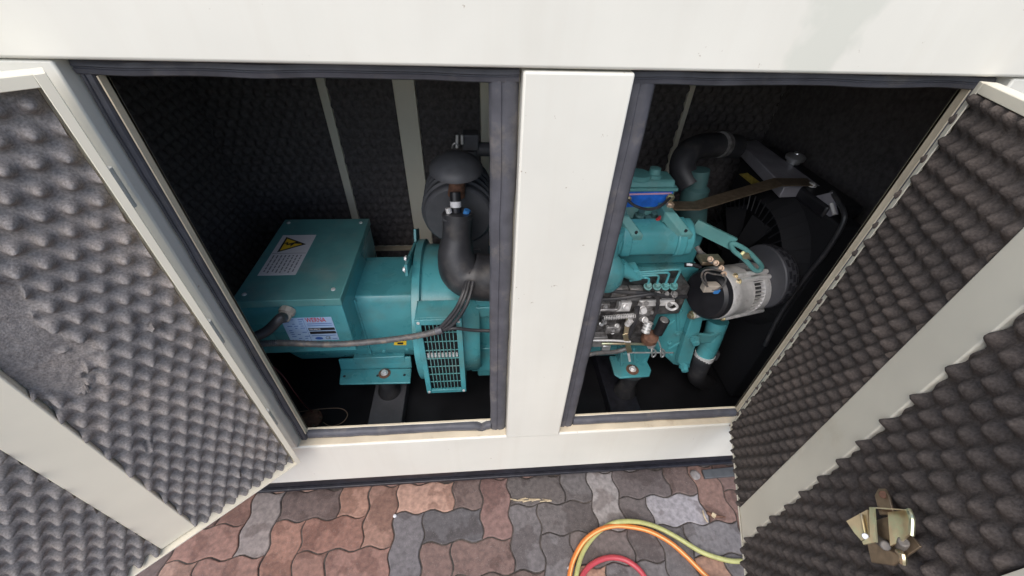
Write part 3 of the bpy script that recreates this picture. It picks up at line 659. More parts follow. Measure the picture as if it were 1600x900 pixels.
MB().tube([py_(727, 338, .42), py_(730, 328, .42)], .011, 10).build('clip', 'blue_clip', ac)
MB().tube([py_(702, 333, .415), py_(700, 325, .42)], .010, 10).build('clip', 'alu', ac)
el = [py_(715, 333, .42), py_(715, 350, .41), py_(714, 375, .395), py_(713, 400, .38), py_(722, 424, .365), py_(748, 433, .36), py_(780, 433, .36), py_(830, 430, .37)]
pa = smooth_path(el, 8); L = len(pa)
rr = [.050 + .036 * min(1, max(0, (i / L - .25) / .4)) for i in range(L)]
MB().tube(pa, rr, 28).build('intake_elbow', 'rubber', ac)
MB().tube([py_(715, 340, .42) + Vector((0, 0, .012)), py_(715, 340, .42)], .0525, 24).build('hose_clamp', 'grey_metal', ac)
br = MB()
for p0, p1 in (((737, 391), (749, 389)), ((749, 389), (751, 408)), ((751, 408), (768, 408))): br.tube([py_(*p0, .50), py_(*p1, .50)], .005, 8)
br.build('bracket', 'grey_metal', ac)
B((-.10, .56, .62), (.04, .68, 1.0)).build('support_bracket', 'grey_metal', ac, .006)

# exhaust clamp fittings behind the rain cap
xp = thing('exhaust_pipe', (0, .75, .9), 'grey steel exhaust pipe with flange and clamp bolts behind rain cap', 'exhaust')
yy = .72
a, b = py_(722, 211, yy), py_(748, 236, yy)
B((a.x, yy, b.z), (b.x, yy + .06, a.z)).build('flange_box', 'grey_metal', xp, .004)
MB().tube([py_(745, 233, yy + .03), py_(800, 234, yy + .05), py_(860, 236, yy + .05)], .026, 18).build('pipe', 'grey_metal', xp)
MB().tube([py_(735, 232, yy + .03), Vector((a.x + .04, yy + .06, .8)), Vector((a.x + .04, yy + .06, .70))], .03, 18).build('down_pipe', 'grey_metal', xp)
for q, h in (((714, 211), 20), ((722, 211), 14)): MB().tube([py_(q[0], q[1], yy - .01), py_(q[0], q[1] + h, yy - .01)], .005, 8).build('stud', 'alu', xp)
MB().tube(smooth_path([py_(707, 232, yy - .01), py_(708, 226, yy - .01), py_(713, 224, yy - .01), py_(716, 228, yy - .01)]), .005, 8).build('clamp', 'alu_dull', xp)

# ------------------------------------------------------------------ diesel engine
eng = thing('diesel_engine', (.5, .52, .13), 'teal diesel engine with injector pipes and blue marked rocker cover', 'engine')
B((.30, .405, .34), (.86, .68, .86)).build('engine_block', 'teal', eng, .012, 3)
B((.31, .43, .861), (.84, .70, 1.0)).build('cylinder_head', 'teal', eng, .01, 3)
# rocker cover
RY = .44
tl, tr, brr = py_(972, 286, RY), py_(1060, 285, RY), py_(1056, 331, RY)
rc = MB(); x0, x1 = py_(940, 297, RY).x, tr.x
sec = [(RY, brr.z - .03), (RY, tl.z - .03), (RY + .02, tl.z), (RY + .095, tl.z), (RY + .11, tl.z - .02), (RY + .11, brr.z - .03)]
rc.prism([(x0, a, b) for a, b in sec], (x1 - x0, 0, 0)); rco = rc.build('rocker_cover', 'teal_dusty', eng, .008, 3)
B((x0, RY - .006, tl.z - .030), (x1 + .006, RY + .115, tl.z - .018)).build('cover_lip', 'teal_dusty', rco, .003)
s0, s1, s2, s3 = py_(960, 301, RY), py_(1054, 299, RY), py_(1051, 319, RY), py_(955, 322, RY)
MB().prism([(s0.x, RY + .0005, py_(1020, 299, RY).z), (x1 - .008, RY + .0005, py_(1020, 299, RY).z), (x1 - .012, RY + .0005, py_(1020, 323, RY).z), (s0.x, RY + .0005, py_(1020, 323, RY).z)], (0, -.0015, 0)).build('blue_sticker', 'blue_paint', rco, flat=True)
MB().prism([(s0.x, RY - .0008, py_(1020, 299, RY).z - .008), (x1 - .012, RY - .0008, py_(1020, 299, RY).z - .004), (x1 - .012, RY - .0008, py_(1020, 299, RY).z - .010), (s0.x, RY - .0008, py_(1020, 299, RY).z - .014)], (0, -.0012, 0)).build('sticker_stripe', 'pink_line', rco, flat=True)
e = py_(1021, 276, RY + .05); MB().lathe((e.x, RY + .05, tl.z), (0, 0, 1), [(-.002, .026), (.01, .026), (.012, .02), (.03, .018), (.032, .01)], 18).build('cover_nut', 'teal_dusty', rco)
e = py_(992, 285, RY + .07); MB().lathe((e.x, RY + .05, tl.z), (0, 0, 1), [(-.002, .042), (.008, .042), (.012, .037)], 24).build('oil_filler_cap', 'teal_dusty', rco)
cb = smooth_path([py_(980, 312, RY - .03), py_(993, 322, RY - .05), py_(1012, 327, RY - .055), py_(1030, 323, RY - .05), py_(1047, 309, RY - .02)])
MB().tube(cb, .005, 8).build('leak_off_pipe', 'rubber', eng)
MB().bolt(py_(1047, 309, RY - .012), (0, -1, 0), .011).build('banjo_bolt', 'zinc', eng); MB().bolt(py_(981, 311, RY - .012), (0, -1, 0), .009).build('banjo_bolt', 'zinc', eng)
cl = MB()
for q, r_ in (((1000, 335), .018), ((1020, 338), .016), ((1036, 336), .013), ((1010, 345), .02)): cl.lathe(py_(*q, .43), (0, -.4, 1), [(-.06, r_), (.0, r_), (.002, r_ * .6), (.02, r_ * .6)], 12)
cl.build('injectors', 'teal_shaded', eng)
MB().prism([py_(1025, 345, .39), py_(1036, 336, .39), py_(1034, 342, .39), py_(1026, 348, .39)], (0, .01, 0)).build('red_cap', 'red_plastic', eng, .001)
# intake manifold
MY = .325
zt, zm, zb_ = py_(1030, 342, MY + .075).z, py_(1030, 362, MY + .004).z, py_(1030, 403, MY).z
a = Vector((0, 0, zt))
sec = [(MY + .085, zt)] + [(MY + .075 - .075 * math.sin(t_ * math.pi / 16), zt - .068 + .068 * math.cos(t_ * math.pi / 16)) for t_ in range(9)] + [(MY, zb_ + .02), (MY + .008, zb_ + .006), (MY + .02, zb_), (MY + .085, zb_)]
man = MB().prism([(py_(962, 380, MY).x, u, v) for u, v in sec], (py_(1088, 380, MY).x - py_(962, 380, MY).x, 0, 0)).build('intake_manifold', 'teal', eng, .010, 3)
for qa in (((975, 372), (1000, 372)), ((1062, 372), (1078, 372))):
    xa, xb = py_(*qa[0], MY).x, py_(*qa[1], MY).x
    sec2 = [(u - .008 if u < MY + .1 else u, v + (.008 if v > a.z - .02 else 0)) for u, v in sec]
    MB().prism([(xa, u, v) for u, v in sec2], (min(xb - xa, .035), 0, 0)).build('manifold_strap', 'teal', man, .006, 3)
for p0, p1 in (((996, 368), (975, 338)), ((1074, 366), (1048, 332))):
    u, v = py_(*p0, MY + .004), py_(*p1, MY + .045); w2 = v + Vector((0, .09, .0))
    ar = MB().prism([u + Vector((-.018, 0, 0)), u + Vector((.022, 0, 0)), v + Vector((.020, 0, 0)), v + Vector((-.018, 0, 0))], (0, .004, -.035))
    ar.prism([v + Vector((-.0178, .002, -.001)), v + Vector((.0198, .002, -.001)), w2 + Vector((.0198, 0, -.001)), w2 + Vector((-.0178, 0, -.001))], (0, 0, -.04)); ar.build('manifold_arm', 'teal_dusty', man, .003)
    e = u.lerp(v, .15); MB().lathe(e + Vector((.002, -.002, .002)), (0, -.6, 1), [(-.004, .005), (.003, .005)], 10).build('bolt_hole', 'ink', man)
# fuel filter bowl and pipe bundle
FQ = .29; fo = py_(948, 420, FQ); rb = .062
bowl = [(-.075, .02), (-.070, .045), (-.045, .060), (-.01, rb), (.02, .058), (.04, .042), (.055, .028), (.10, .024), (.12, .034), (.15, .034)]
MB().lathe(fo, (0, 0.1, 1), bowl, 32).build('fuel_filter', 'teal', eng)
B((fo.x - .03, FQ + .02, fo.z + .05), (fo.x + .03, .45, fo.z + .09)).build('filter_bracket', 'teal', eng, .004)
hd = py_(992, 432, .285); MB().tube([fo + Vector((.04, 0, .01)), hd], [.03, .018], 12).build('filter_spout', 'teal', eng)
hx = MB(); hx.prism([py_(980, 424, .275), py_(1000, 423, .275), py_(1003, 438, .275), py_(984, 441, .275)], (0, .05, 0)); hx.build('pipe_clamp', 'teal', eng, .003)
for k, (xt, yt, xn, yn) in enumerate(((1014, 435, 1012, 446), (1029, 431, 1026, 446), (1045, 427, 1039, 446), (1062, 422, 1052, 446))):
    pth = smooth_path([py_(990, 434 - k * 3, .28), py_(1003, 434 - k * 3, .278), py_(xt - 6, yt - 1, .27), py_(xt - 1, yt, .27), py_(xt, yt + 3, .27), py_(xn, yn, .27)], 5)
    MB().tube(pth, .0042, 10).build('injector_pipe', 'teal', eng)
    MB().bolt(py_(xn, yn + 2, .272), (0, -.35, .9), .011, .018).build('pipe_nut', 'teal_dusty', eng)
    MB().bolt(py_(xn + 1, yn + 14, .275), (0, -.5, .8), .010, .014).build('delivery_nut', 'alu_dull', eng)
# injection pump
a, b = py_(930, 452, .30), py_(1062, 492, .30)
pmp = B((a.x, .30, b.z), (b.x, .41, a.z)).build('injection_pump', 'pump_dark', eng, .012, 3)
a, b = py_(930, 470, .29), py_(1010, 538, .29)
B((a.x, .292, b.z), (b.x, .41, a.z)).build('pump_housing', 'pump_dark', eng, .01, 3)
a, b = py_(1006, 486, .30), py_(1100, 560, .30)
tcs = MB().prism([py_(*q, .335) for q in ((1035, 462), (1075, 450), (1088, 470), (1072, 575), (1052, 570), (1020, 540), (1005, 500))], (0, .07, 0)).build('timing_cover', 'teal', eng, .008, 3)
for q in ((1058, 520), (1062, 484), (1046, 535), (1066, 560), (1048, 552)): MB().bolt(py_(*q, .335), (0, -1, 0), .009, .012).build('bolt', 'teal', tcs)
rib = MB()
for p0, p1 in (((1058, 485), (1060, 515)), ((1025, 520), (1055, 500)), ((1045, 545), (1070, 530))): rib.tube([py_(*p0, .333), py_(*p1, .333)], .006, 8)
rib.build('cover_rib', 'teal', tcs)
for name, m_, r_, q in (('fuel_line', 'rubber', .0075, [(925, 452, .27), (970, 456, .265), (1010, 458, .265), (1045, 463, .27), (1072, 464, .30)]),
                        ('fuel_line', 'rubber', .0065, [(925, 468, .268), (960, 467, .26), (1000, 462, .255), (1020, 460, .255), (1028, 468, .256), (1026, 484, .262), (1021, 494, .27)]),
                        ('fuel_line', 'alu_dull', .006, [(920, 487, .262), (945, 484, .26), (962, 484, .26), (968, 478, .262), (968, 470, .27)]),
                        ('control_rod', 'alu', .0045, [(922, 532, .255), (960, 532, .252), (985, 534, .25)]),
                        ('control_rod', 'zinc', .0055, [(940, 537, .254), (975, 537, .252), (1012, 538, .26)]),
                        ('fuel_line', 'conduit', .009, [(905, 560, .24), (925, 553, .245), (945, 551, .25), (965, 549, .255), (985, 542, .26)]),
                        ('overflow_pipe', 'teal', .006, [(971, 538, .29), (971, 570, .30)]), ('overflow_pipe', 'teal', .006, [(991, 545, .29), (992, 565, .30)]),
                        ('fuel_line', 'rubber', .010, [(996, 480, .258), (992, 500, .252), (984, 520, .255), (978, 535, .262)])):
    MB().tube(smooth_path([py_(*v) for v in q]), r_, 10).build(name, m_, eng)
for q0, q1, yy_, m_ in (((958, 452), (978, 468), .288, 'alu_dull'), ((966, 474), (984, 487), .278, 'alu'), ((1000, 471), (1052, 478), .285, 'alu'), ((940, 500), (962, 506), .275, 'pump_dark'), ((948, 512), (968, 521), .272, 'alu_dull'), ((930, 476), (952, 484), .28, 'alu_dull'), ((985, 452), (1000, 470), .286, 'alu_dull'), ((1003, 480), (1016, 494), .288, 'alu_dull'), ((928, 528), (946, 542), .262, 'alu_dull'), ((942, 541), (952, 551), .255, 'chrome')):
    l, h = py_(*q0, yy_), py_(*q1, yy_); B((l.x, yy_, h.z), (h.x, .31, l.z)).build('pump_fitting', m_, eng, .003)
for q in ((962, 456), (974, 464), (946, 480), (935, 489), (990, 458), (1010, 474), (1028, 474), (1046, 476), (958, 516), (966, 514), (945, 504), (1000, 476), (1018, 488), (936, 535)): MB().bolt(py_(*q, .272), (0, -.8, .5), .0065, .008).build('bolt', 'alu_dull', eng)
MB().tube(smooth_path([py_(1044, 474, .28), py_(1054, 474, .272), py_(1058, 480, .272), py_(1050, 484, .272), py_(1042, 480, .275)], 5, True), .005, 8, closed=True).build('pump_eyelet', 'alu', eng)
spr = []
for i in range(150):
    t = i / 149; c0 = py_(943, 497, .255).lerp(py_(993, 493, .25), t); a_ = t * 2 * math.pi * 19
    spr.append(c0 + Vector((0, math.cos(a_) * .0085, math.sin(a_) * .0085)))
MB().tube(spr, .0016, 5).build('governor_spring', 'alu', eng)
lv = MB().prism([py_(973, 523, .248), py_(981, 521, .248), py_(988, 551, .248), py_(980, 552, .248)], (0, .005, 0)); lv.prism([py_(974, 524, .2485), py_(982, 522, .2485), py_(987, 498, .262), py_(979, 497, .262)], (0, .005, 0))
lv.build('governor_lever', 'zinc', eng, .001)
MB().tube([py_(982, 551, .25), py_(1052, 551, .25)], .0032, 8).build('throttle_rod', 'chrome', eng)
for q in (1020, 1034): MB().tube(smooth_path([py_(q - 1, 545, .245), py_(q + 4, 548, .245), py_(q + 4, 555, .245), py_(q - 1, 557, .245), py_(q - 1, 545, .245)]), .0035, 8).build('rod_clip', 'chrome', eng)
MB().tube([py_(1028, 530, .262), py_(1036, 553, .248)], .003, 8).build('link', 'chrome', eng)
MB().tube([py_(982, 553, .25), py_(984, 564, .25)], .005, 8).build('lever_stub', 'alu', eng)
MB().tube([py_(980, 507, .255), py_(986, 500, .25)], .012, 12).build('lever_boss', 'alu', eng)
for q, r_, l_, m_ in (((998, 482), .017, .045, 'alu'), ((1004, 498), .013, .03, 'alu'), ((975, 478), .012, .03, 'alu'), ((948, 510), .008, .02, 'alu_dull'), ((962, 508), .009, .02, 'alu'), ((955, 518), .008, .02, 'alu'), ((938, 505), .009, .02, 'chrome')):
    MB().lathe(py_(*q, .29), (.05, -.8, .5), [(-.02, r_), (l_ * .7, r_), (l_ * .75, r_ * .75), (l_, r_ * .7)], 12).build('pump_fitting', m_, eng)
# lift pump
lp0, lp1 = py_(1014, 538, .285), py_(1024, 478, .31)
MB().lathe(py_(1015, 528, .27), (0, -.35, .94), [(-.02, .03), (.0, .034), (.02, .03), (.026, .015)], 16).build('lift_pump', 'rust', eng)
sp_ = []
MB().tube([py_(1008, 519, .25), py_(1014, 503, .265)], [.017, .014], 14).build('primer_body', 'alu', eng)
for k in range(4): e = py_(1008, 519, .25).lerp(py_(1014, 503, .265), k / 3.4); MB().lathe(e, py_(1014, 503, .265) - py_(1008, 519, .25), [(0, .0185), (.004, .0185)], 14).build('primer_ring', 'chrome', eng)
MB().tube([py_(1028, 520, .262), py_(1038, 500, .262)], [.019, .021], 16).build('primer_knob', 'black_plastic', eng)
MB().lathe(py_(1038, 500, .262), py_(1038, 500, .262) - py_(1028, 520, .262), [(-.001, .017), (.004, .015)], 16).build('primer_cap', 'alu_dull', eng)
MB().lathe(py_(1016, 537, .262), (0, -1, .25), [(0, .020), (.012, .020), (.014, .016)], 6).build('lift_pump_bolt', 'alu_dull', eng)
# engine foot
ez = .36
fp = [pz_(*q, ez) for q in ((952, 556), (1006, 554), (1018, 578), (1015, 587), (969, 590), (960, 584))]
ef = MB().prism(fp, (0, 0, -.012)).build('mounting_foot', 'teal', eng, .004)
B((.62, .35, .345), (.76, .45, .42)).build('foot_block', 'teal', eng, .006)
e = pz_(988, 578, ez); MB().lathe((e.x, e.y, ez), (0, 0, 1), [(-.001, .028), (.004, .028), (.005, .022)], 20).build('washer', 'rust', ef)
MB().bolt((e.x, e.y, ez + .004), (0, 0, 1), .012, .014).build('bolt', 'alu', ef)
MB().lathe((e.x, e.y, .195), (0, 0, 1), [(0, .05), (.02, .052), (.06, .036), (.12, .04), (.153, .05)], 22).build('rubber_mount', 'rubber', eng)
# charging alternator
ca = py_(1106, 459, .28); cb_ = py_(1182, 446, .365)
axv = (cb_ - ca).normalized(); R_ = .097; LL = (cb_ - ca).length
can = MB().lathe(ca, axv, [(.012, .03), (.012, R_ * .99), (.02, R_ * 1.02), (.055, R_ * 1.02), (.058, R_ * 1.0), (LL * .46, R_ * 1.0), (LL * .47, R_ * .86)], 48).build('charging_alternator', 'alu', eng)
MB().lathe(ca, axv, [(LL * .46, R_ * .85), (LL * .68, R_ * .85)], 40).build('stator_core', 'black_plastic', can)
MB().lathe(ca, axv, [(LL * .66, R_ * .86), (LL * .67, R_ * 1.0), (LL * .93, R_ * .98), (LL, R_ * .80), (LL + .004, .03)], 48).build('front_case', 'alu', can)
MB().lathe(ca, axv, [(-.022, .01), (-.020, R_ * .86), (-.010, R_ * .96), (.0125, R_ * .985)], 40).build('rear_cover', 'black_plastic', can)
u_, v_, d_ = frame_of(axv)
for k in range(40):
    a_ = 2 * math.pi * k / 40; rdv = u_ * math.cos(a_) + v_ * math.sin(a_); tn = d_.cross(rdv)
    c0 = ca + axv * (LL * .57) + rdv * (R_ * .93)
    h1, h2, h3 = axv * (LL * .105), tn * .0017, rdv * .006
    MB().add([c0 + s1 * h1 + s2 * h2 + s3 * h3 for s3 in (-1, 1) for s1, s2 in ((-1, -1), (1, -1), (1, 1), (-1, 1))],
             [(0, 3, 2, 1), (4, 5, 6, 7), (0, 1, 5, 4), (1, 2, 6, 5), (2, 3, 7, 6), (3, 0, 4, 7)]).build('cooling_fin', 'alu', can)
for px0, py0, px1 in ((1140, 441, 1184), (1123, 489, 1162), (1150, 412, 1178)):
    p0, p1 = py_(px0, py0, .235), py_(px1, py0 - 2, .255); tb = MB(); mid = ca + axv * (LL * .4)
    rdv = (p0 - mid); rdv -= axv * rdv.dot(axv); rdv.normalize(); s0 = ca + axv * .05 + rdv * R_ * 1.02
    tb.tube([s0, s0 + axv * (LL * .82)], .0095, 10); tb.build('through_bolt_boss', 'alu', can)
    MB().bolt(s0, -axv, .008, .01).build('bolt', 'zinc', can)
for q in ((1110, 405), (1119, 411), (1127, 419), (1131, 428)): MB().bolt(py_(*q, .25), (-.6, -.5, .5), .0072, .014).build('terminal', 'copper_dull', can)
B(py_(1098, 411, .27) - Vector((0, 0, .012)), py_(1132, 411, .27) + Vector((0, .05, .004))).build('terminal_plate', 'zinc_dark', can, .003)
for q in ([(1128, 424, .235), (1113, 421, .222), (1100, 423, .222), (1096, 432, .225), (1101, 443, .23), (1106, 448, .24)], [(1128, 430, .235), (1114, 428, .224), (1104, 426, .222), (1101, 433, .225), (1105, 444, .235)], [(1131, 428, .235), (1134, 438, .228), (1128, 448, .228), (1118, 453, .235), (1110, 452, .24)]):
    MB().tube(smooth_path([py_(*v) for v in q]), .0032, 8).build('wire', 'conduit', can)
a, b = py_(1100, 444, .25), py_(1120, 453, .25)
B((a.x, .236, b.z), (b.x, .265, a.z)).build('plug', 'gland', can, .003)
B((b.x - .02, .232, b.z - .004), (b.x + .004, .25, b.z + .014)).build('plug_lock', 'blue_clip', can, .002)
MB().tube(smooth_path([py_(1088, 385, .36), py_(1095, 395, .34), py_(1108, 404, .30), py_(1113, 408, .26)]), .009, 10).build('charging_cable', 'conduit', can)
MB().tube([py_(1070, 414, .30), py_(1084, 414, .295), py_(1095, 417, .29)], .008, 10).build('connector', 'black_plastic', can)
MB().tube([py_(1073, 413, .288), py_(1081, 414, .286)], .0045, 8).build('connector_tip', 'label_white', can)
# slotted adjusting arm
aa = MB()
def bar(mb, q0, q1, y0, y1, w_, t_):
    p0, p1 = py_(*q0, y0), py_(*q1, y1); d = (p1 - p0).normalized(); n = Vector((0, -1, 0)); n = (n - d * n.dot(d)).normalized(); s = d.cross(n)
    return mb.prism([p0 + s * w_ / 2, p1 + s * w_ / 2, p1 - s * w_ / 2, p0 - s * w_ / 2], -n * t_)
bar(aa, (1085, 352), (1146, 382), .40, .335, .045, .012); bar(aa, (1085, 360), (1146, 392), .395, .33, .006, .030)
slot = smooth_path([py_(1144, 380, .33), py_(1165, 390, .315), py_(1184, 408, .30), py_(1190, 417, .30), py_(1186, 423, .30), py_(1178, 421, .30), py_(1162, 404, .31), py_(1146, 391, .325)], 6, True)
aa.tube(slot, .0085, 10, closed=True); aa.build('adjusting_arm', 'teal_dusty', eng, .001)
MB().bolt(py_(1164, 398, .31), (-.3, -1, .3), .013, .016).build('adjusting_bolt', 'zinc', eng)
MB().tube([py_(1164, 398, .31), py_(1172, 402, .36)], .009, 10).build('adjusting_stud', 'zinc', eng)
# lower bracket, water pipe
MB().prism([py_(*q, .30) for q in ((1082, 492), (1100, 490), (1096, 510), (1078, 572), (1066, 574), (1058, 566))], (0, .03, 0)).build('alternator_bracket', 'teal', eng, .004)
MB().prism([py_(*q, .315) for q in ((1082, 490), (1135, 487), (1140, 494), (1095, 502))], (0, .05, 0)).build('bracket_shelf', 'teal', eng, .004)
MB().bolt(py_(1069, 572, .30), (-.2, -1, -.2), .017, .026).build('bracket_bolt', 'teal', eng)
MB().bolt(py_(1086, 530, .295), (-.2, -1, -.1), .017, .026).build('bracket_bolt', 'teal', eng)
MB().prism([py_(*q, .30) for q in ((1085, 522), (1110, 524), (1126, 520), (1128, 524), (1118, 536), (1092, 536))], (0, .012, 0)).build('pipe_bracket', 'teal', eng, .002)
pt = smooth_path([py_(1122, 500, .35), py_(1112, 530, .33), py_(1098, 560, .315)], 5); MB().tube(pt, [.042, .042, .041, .04, .04, .04, .04, .04, .04, .04, .042][:len(pt)], 24).build('water_pipe', 'teal', eng)
e0, e1 = py_(1102, 552, .318), py_(1096, 565, .313)
MB().tube([e0, e0.lerp(e1, .45)], .0435, 24).build('hose_clamp', 'alu', eng); MB().tube(smooth_path([e0.lerp(e1, .2), e1, py_(1090, 590, .33), py_(1120, 605, .45)]), .0415, 20).build('lower_hose', 'rubber', eng)
MB().tube(smooth_path([py_(1112, 545, .38), py_(1120, 552, .38), py_(1116, 560, .38)]), .014, 10).build('clamp_ear', 'grey_metal', eng)
MB().bolt(py_(1082, 492, .285), (-1, -.5, .1), .013, .02).build('pivot_bolt', 'zinc', eng)
MB().tube([py_(1082, 492, .285), py_(1105, 487, .29)], .016, 12).build('pivot_lug', 'alu', eng)
# thermostat, top hose, fan, guard
th0 = py_(1088, 330, .47)
MB().tube(smooth_path([py_(1080, 350, .53), py_(1082, 315, .54), py_(1089, 290, .545), py_(1094, 265, .55)]), [.055] * 6 + [.048] * 6 + [.034] * 7, 20).build('thermostat_housing', 'teal_shaded', eng)
MB().tube(smooth_path([py_(1080, 290, .55), py_(1066, 262, .60), py_(1076, 238, .64), py_(1104, 227, .70), py_(1150, 229, .76)]), .046, 20).build('top_hose', 'rubber', eng)
MB().tube([py_(1124, 226, .715), py_(1130, 226, .725)], .049, 20).build('hose_clamp', 'alu_dull', eng)
st = MB(); s_pts = [py_(1046, 329, .395), py_(1094, 329, .395), py_(1150, 312, .42), py_(1222, 291, .46), pz_(1274, 291, 1.152)]
for p0, p1 in zip(s_pts, s_pts[1:]): st.prism([p0, p1, p1 + Vector((0, .055, .0)), p0 + Vector((0, .055, .0))], (0, 0, .005))
st.build('stay_strap', 'zinc_dark', eng); e = py_(1047, 327, .405); MB().bolt(e + Vector((0, .01, .0)), (0, 0, 1), .014, .02).build('stay_bolt', 'copper_dull', eng)
# belt guard: slotted black drum
gd = py_(1187, 432, .345); axg = Vector((1, .12, 0)).normalized()
gdr = MB().lathe(gd, axg, [(-.002, .06), (0, .118), (.004, .122), (.04, .12), (.075, .10), (.08, .04)], 40).build('belt_guard', 'guard', eng)
ug, vg, dg_ = frame_of(axg)
for ring, (t_, r_) in enumerate(((.018, .1215), (.034, .1195), (.052, .112))):
    for k in range(18):
        a_ = 2 * math.pi * (k + .3 * ring) / 18; rdv = ug * math.cos(a_) + vg * math.sin(a_); tn = dg_.cross(rdv); c0 = gd + axg * t_ + rdv * r_
        MB().add([c0 + s1 * axg * .005 + s2 * tn * .014 + s3 * rdv * .0015 for s3 in (-1, 1) for s1, s2 in ((-1, -1), (1, -1), (1, 1), (-1, 1))],
                 [(0, 3, 2, 1), (4, 5, 6, 7), (0, 1, 5, 4), (1, 2, 6, 5), (2, 3, 7, 6), (3, 0, 4, 7)]).build('guard_slot', 'ink', gdr)
fanc = Vector((1.08, .56, .80))
fan = MB().lathe(fanc, (1, 0, 0), [(0, .06), (.03, .06), (.035, .04)], 20).build('fan_hub', 'black_plastic', eng)
for k in range(7):
    a_ = k * 2 * math.pi / 7; u1 = Vector((0, math.cos(a_), math.sin(a_))); v1 = Vector((0, -math.sin(a_), math.cos(a_)))
    MB().prism([fanc + u1 * .05 - v1 * .02 + Vector((.005, 0, 0)), fanc + u1 * .05 + v1 * .02 + Vector((.03, 0, 0)), fanc + u1 * .21 + v1 * .05 + Vector((.045, 0, 0)), fanc + u1 * .21 - v1 * .03 + Vector((.0, 0, 0))], (.003, 0, 0)).build('fan_blade', 'matt_black', fan)
# ------------------------------------------------------------------ radiator
radi = thing('radiator', (1.12, .55, .13), 'dark radiator with grey top channel and chrome filler cap', 'radiator')
B((1.195, .27, .16), (1.28, .90, 1.12)).build('core', 'matt_black', radi, .006)
rt = [pz_(1156, 222, 1.15), pz_(1182, 218, 1.15), pz_(1282, 290, 1.15), pz_(1226, 292, 1.15)]
MB().prism(rt, (0, 0, -.045)).build('top_channel', 'channel_grey', radi, .004)
nk = pz_(1243, 246, 1.17)
B((1.19, .36, 1.10), (1.33, .90, 1.148)).build('top_tank', 'black_plastic', radi, .01)
MB().lathe((nk.x, nk.y, 1.13), (0, 0, 1), [(0, .026), (.03, .026), (.032, .036), (.044, .038), (.050, .032), (.056, .014), (.060, .013), (.062, .004)], 20).build('filler_cap', 'chrome', radi)
MB().prism([px_(1275, 306, 1.20), px_(1300, 300, 1.20), px_(1308, 335, 1.20), px_(1290, 340, 1.20), px_(1262, 325, 1.20)], (.006, 0, 0)).build('corner_gusset', 'channel_grey', radi, .001)
MB().tube([px_(1299, 318, 1.19), px_(1304, 335, 1.19)], .006, 8).build('stud', 'alu', radi)
MB().bolt(pz_(1268, 290, 1.152), (0, 0, 1), .012).build('bolt', 'alu', radi)
sh = MB(); cy, cz = .55, .80
for k in range(36):
    a0, a1 = 2 * math.pi * k / 36, 2 * math.pi * (k + 1) / 36; r0 = .245
    p0, p1 = Vector((1.12, cy + r0 * math.cos(a0), cz + r0 * math.sin(a0))), Vector((1.12, cy + r0 * math.cos(a1), cz + r0 * math.sin(a1)))
    q0, q1 = Vector((1.196, cy + .28 * math.cos(a0), cz + .30 * math.sin(a0))), Vector((1.196, cy + .28 * math.cos(a1), cz + .30 * math.sin(a1)))
    sh.prism([p0, p1, q1, q0], Vector((0, math.cos(a0), math.sin(a0))) * .004)
sh.build('fan_shroud', 'matt_black', radi)
gd_ = radi
for k in range(26):
    a_ = rad(-10 + k * 7.4); c0 = Vector((1.105, cy + .235 * math.cos(a_), cz + .235 * math.sin(a_))); o1 = Vector((0, math.cos(a_), math.sin(a_)))
    MB().tube([c0 - o1 * .03, c0 + o1 * .03], .0025, 6).build('guard_wire', 'black_plastic', radi)
stk = pz_(1172, 282, 1.03)
ql = [px_(1155, 272, 1.194), px_(1168, 270, 1.194), px_(1198, 292, 1.194), px_(1186, 297, 1.194)]
MB().prism(ql, (-.0015, 0, 0)).build('warning_sticker', 'yellow_shaded', radi, flat=True)
MB().tube(smooth_path([px_(1300, 300, 1.21), px_(1318, 330, 1.19), px_(1316, 352, 1.185), px_(1290, 395, 1.18), px_(1262, 430, 1.18), px_(1220, 490, 1.18), px_(1195, 540, 1.18)]), .008, 10).build('overflow_hose', 'rubber', radi)

# ------------------------------------------------------------------ small things on the paving
def hose(name, m, pts, r_, label, stripe=None):
    path = smooth_path([pz_(a, b, z) for a, b, z in pts], 10)
    t_ = thing(name, pz_(pts[2][0], pts[2][1], 0), label, 'hose')
    MB().tube(path, r_, 14).build('hose_body', m, t_)
    if stripe: MB().tube([p_ + Vector((0, -.0045, r_ * .72)) for p_ in path], r_ * .34, 8).build('stripe', stripe, t_)
hose('green_hose', 'hose_green', [(1215, 872, .02), (1160, 877, .011), (1130, 874, .011), (1095, 862, .011), (1062, 842, .011), (1030, 825, .013), (1000, 816, .02), (970, 815, .024), (948, 822, .014), (929, 837, .011), (914, 857, .011), (905, 879, .011), (900, 905, .011), (899, 940, .011)], .0090, 'yellowish green hose lying across the paving next to orange hose')
hose('orange_hose', 'hose_orange', [(1150, 945, .011), (1120, 915, .011), (1095, 892, .011), (1070, 867, .011), (1045, 846, .011), (1015, 830, .011), (985, 823, .011), (958, 822, .020), (934, 829, .029), (913, 845, .022), (899, 868, .012), (891, 893, .011), (886, 940, .011)], .0092, 'bright orange hose curved over the paving beside yellowish green hose', 'hose_stripe')
hose('red_hose', 'hose_red', [(903, 930, .011), (908, 905, .011), (918, 888, .011), (935, 876, .011), (955, 871, .011), (975, 874, .011), (992, 884, .011), (1005, 898, .011), (1020, 925, .011)], .0100, 'red hose arched inside the orange hose on the paving')
e = pz_(1112, 902, .02)
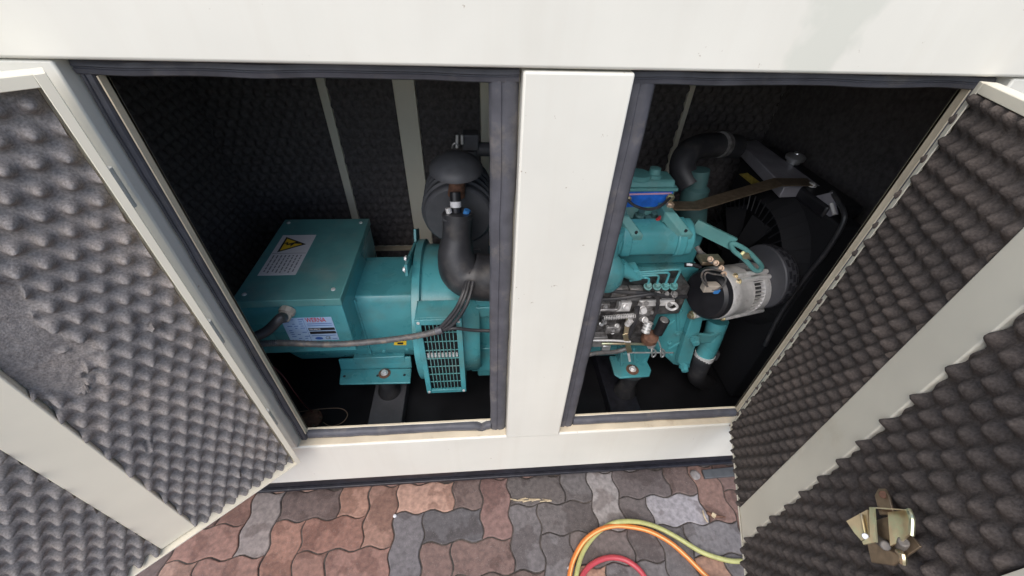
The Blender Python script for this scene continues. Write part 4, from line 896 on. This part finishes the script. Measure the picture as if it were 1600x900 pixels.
tag(MB().lathe(e + Vector((-.05, -.03, 0)), (1, -.25, 0), [(0, .02), (.006, .03), (.10, .03), (.106, .02)], 20).build('olive_canister', 'olive'), 'olive brown rounded canister at the end of the orange hose', 'canister')
q = [pz_(*v, .014) for v in ((1097, 734), (1146, 729), (1150, 743), (1102, 747))]
tag(MB().prism(q, (0, 0, -.014)).build('grey_block', 'grey_plate', None, .002), 'flat grey block on the paving against the black base', 'block')
def pebble(px, py, r_, label, m='stone'):
    e = pz_(px, py, r_ * .4); bm = bmesh.new(); bmesh.ops.create_icosphere(bm, subdivisions=2, radius=r_)
    for v in bm.verts: v.co *= 1 + .25 * noise.noise(v.co * 40 + Vector((px, py, 0))); v.co.z *= .6
    me = bpy.data.meshes.new('pebble'); bm.to_mesh(me); bm.free(); me.materials.append(MATS[m]); tag(place('pebble', me, e), label, 'stone', 'stones on the paving')
pebble(1086, 742, .022, 'brown pebble beside the flat grey block')
pebble(889, 888, .006, 'tiny white pebble beside the orange hose', 'label_white')
pebble(617, 806, .007, 'tiny white pebble on the joint of a grey paver', 'label_white')
st = MB()
for k in range(14):
    t = random.random(); p0 = pz_(796 + 66 * t, 781 + random.uniform(-2, 2), .004); d = Vector((random.uniform(.02, .05), random.uniform(-.008, .008), random.uniform(-.001, .002)))
    st.tube([p0 - d / 2, p0 + d / 2], random.uniform(.0012, .003), 5)
tag(st.build('straw_tuft', 'straw'), 'line of pale dry straw caught in a paver joint', 'straw')
tw = thing('dry_twig', pz_(1120, 806, 0), 'orange brown dry twig wrapped with pale fibre on paving', 'twig')
MB().tube(smooth_path([pz_(1104, 800, .006), pz_(1115, 806, .008), pz_(1133, 808, .006)]), [.003, .006, .007, .007, .007, .006, .006, .006, .005, .005, .004, .004, .003], 8).build('stem', 'rust', tw)
MB().tube([pz_(1112, 803, .009), pz_(1118, 807, .010)], .0095, 10).build('fibre_wrap', 'straw', tw)
MB().tube(smooth_path([pz_(1098, 798, .005), pz_(1101, 808, .006), pz_(1106, 816, .004)]), .003, 6).build('side_stem', 'straw', tw)
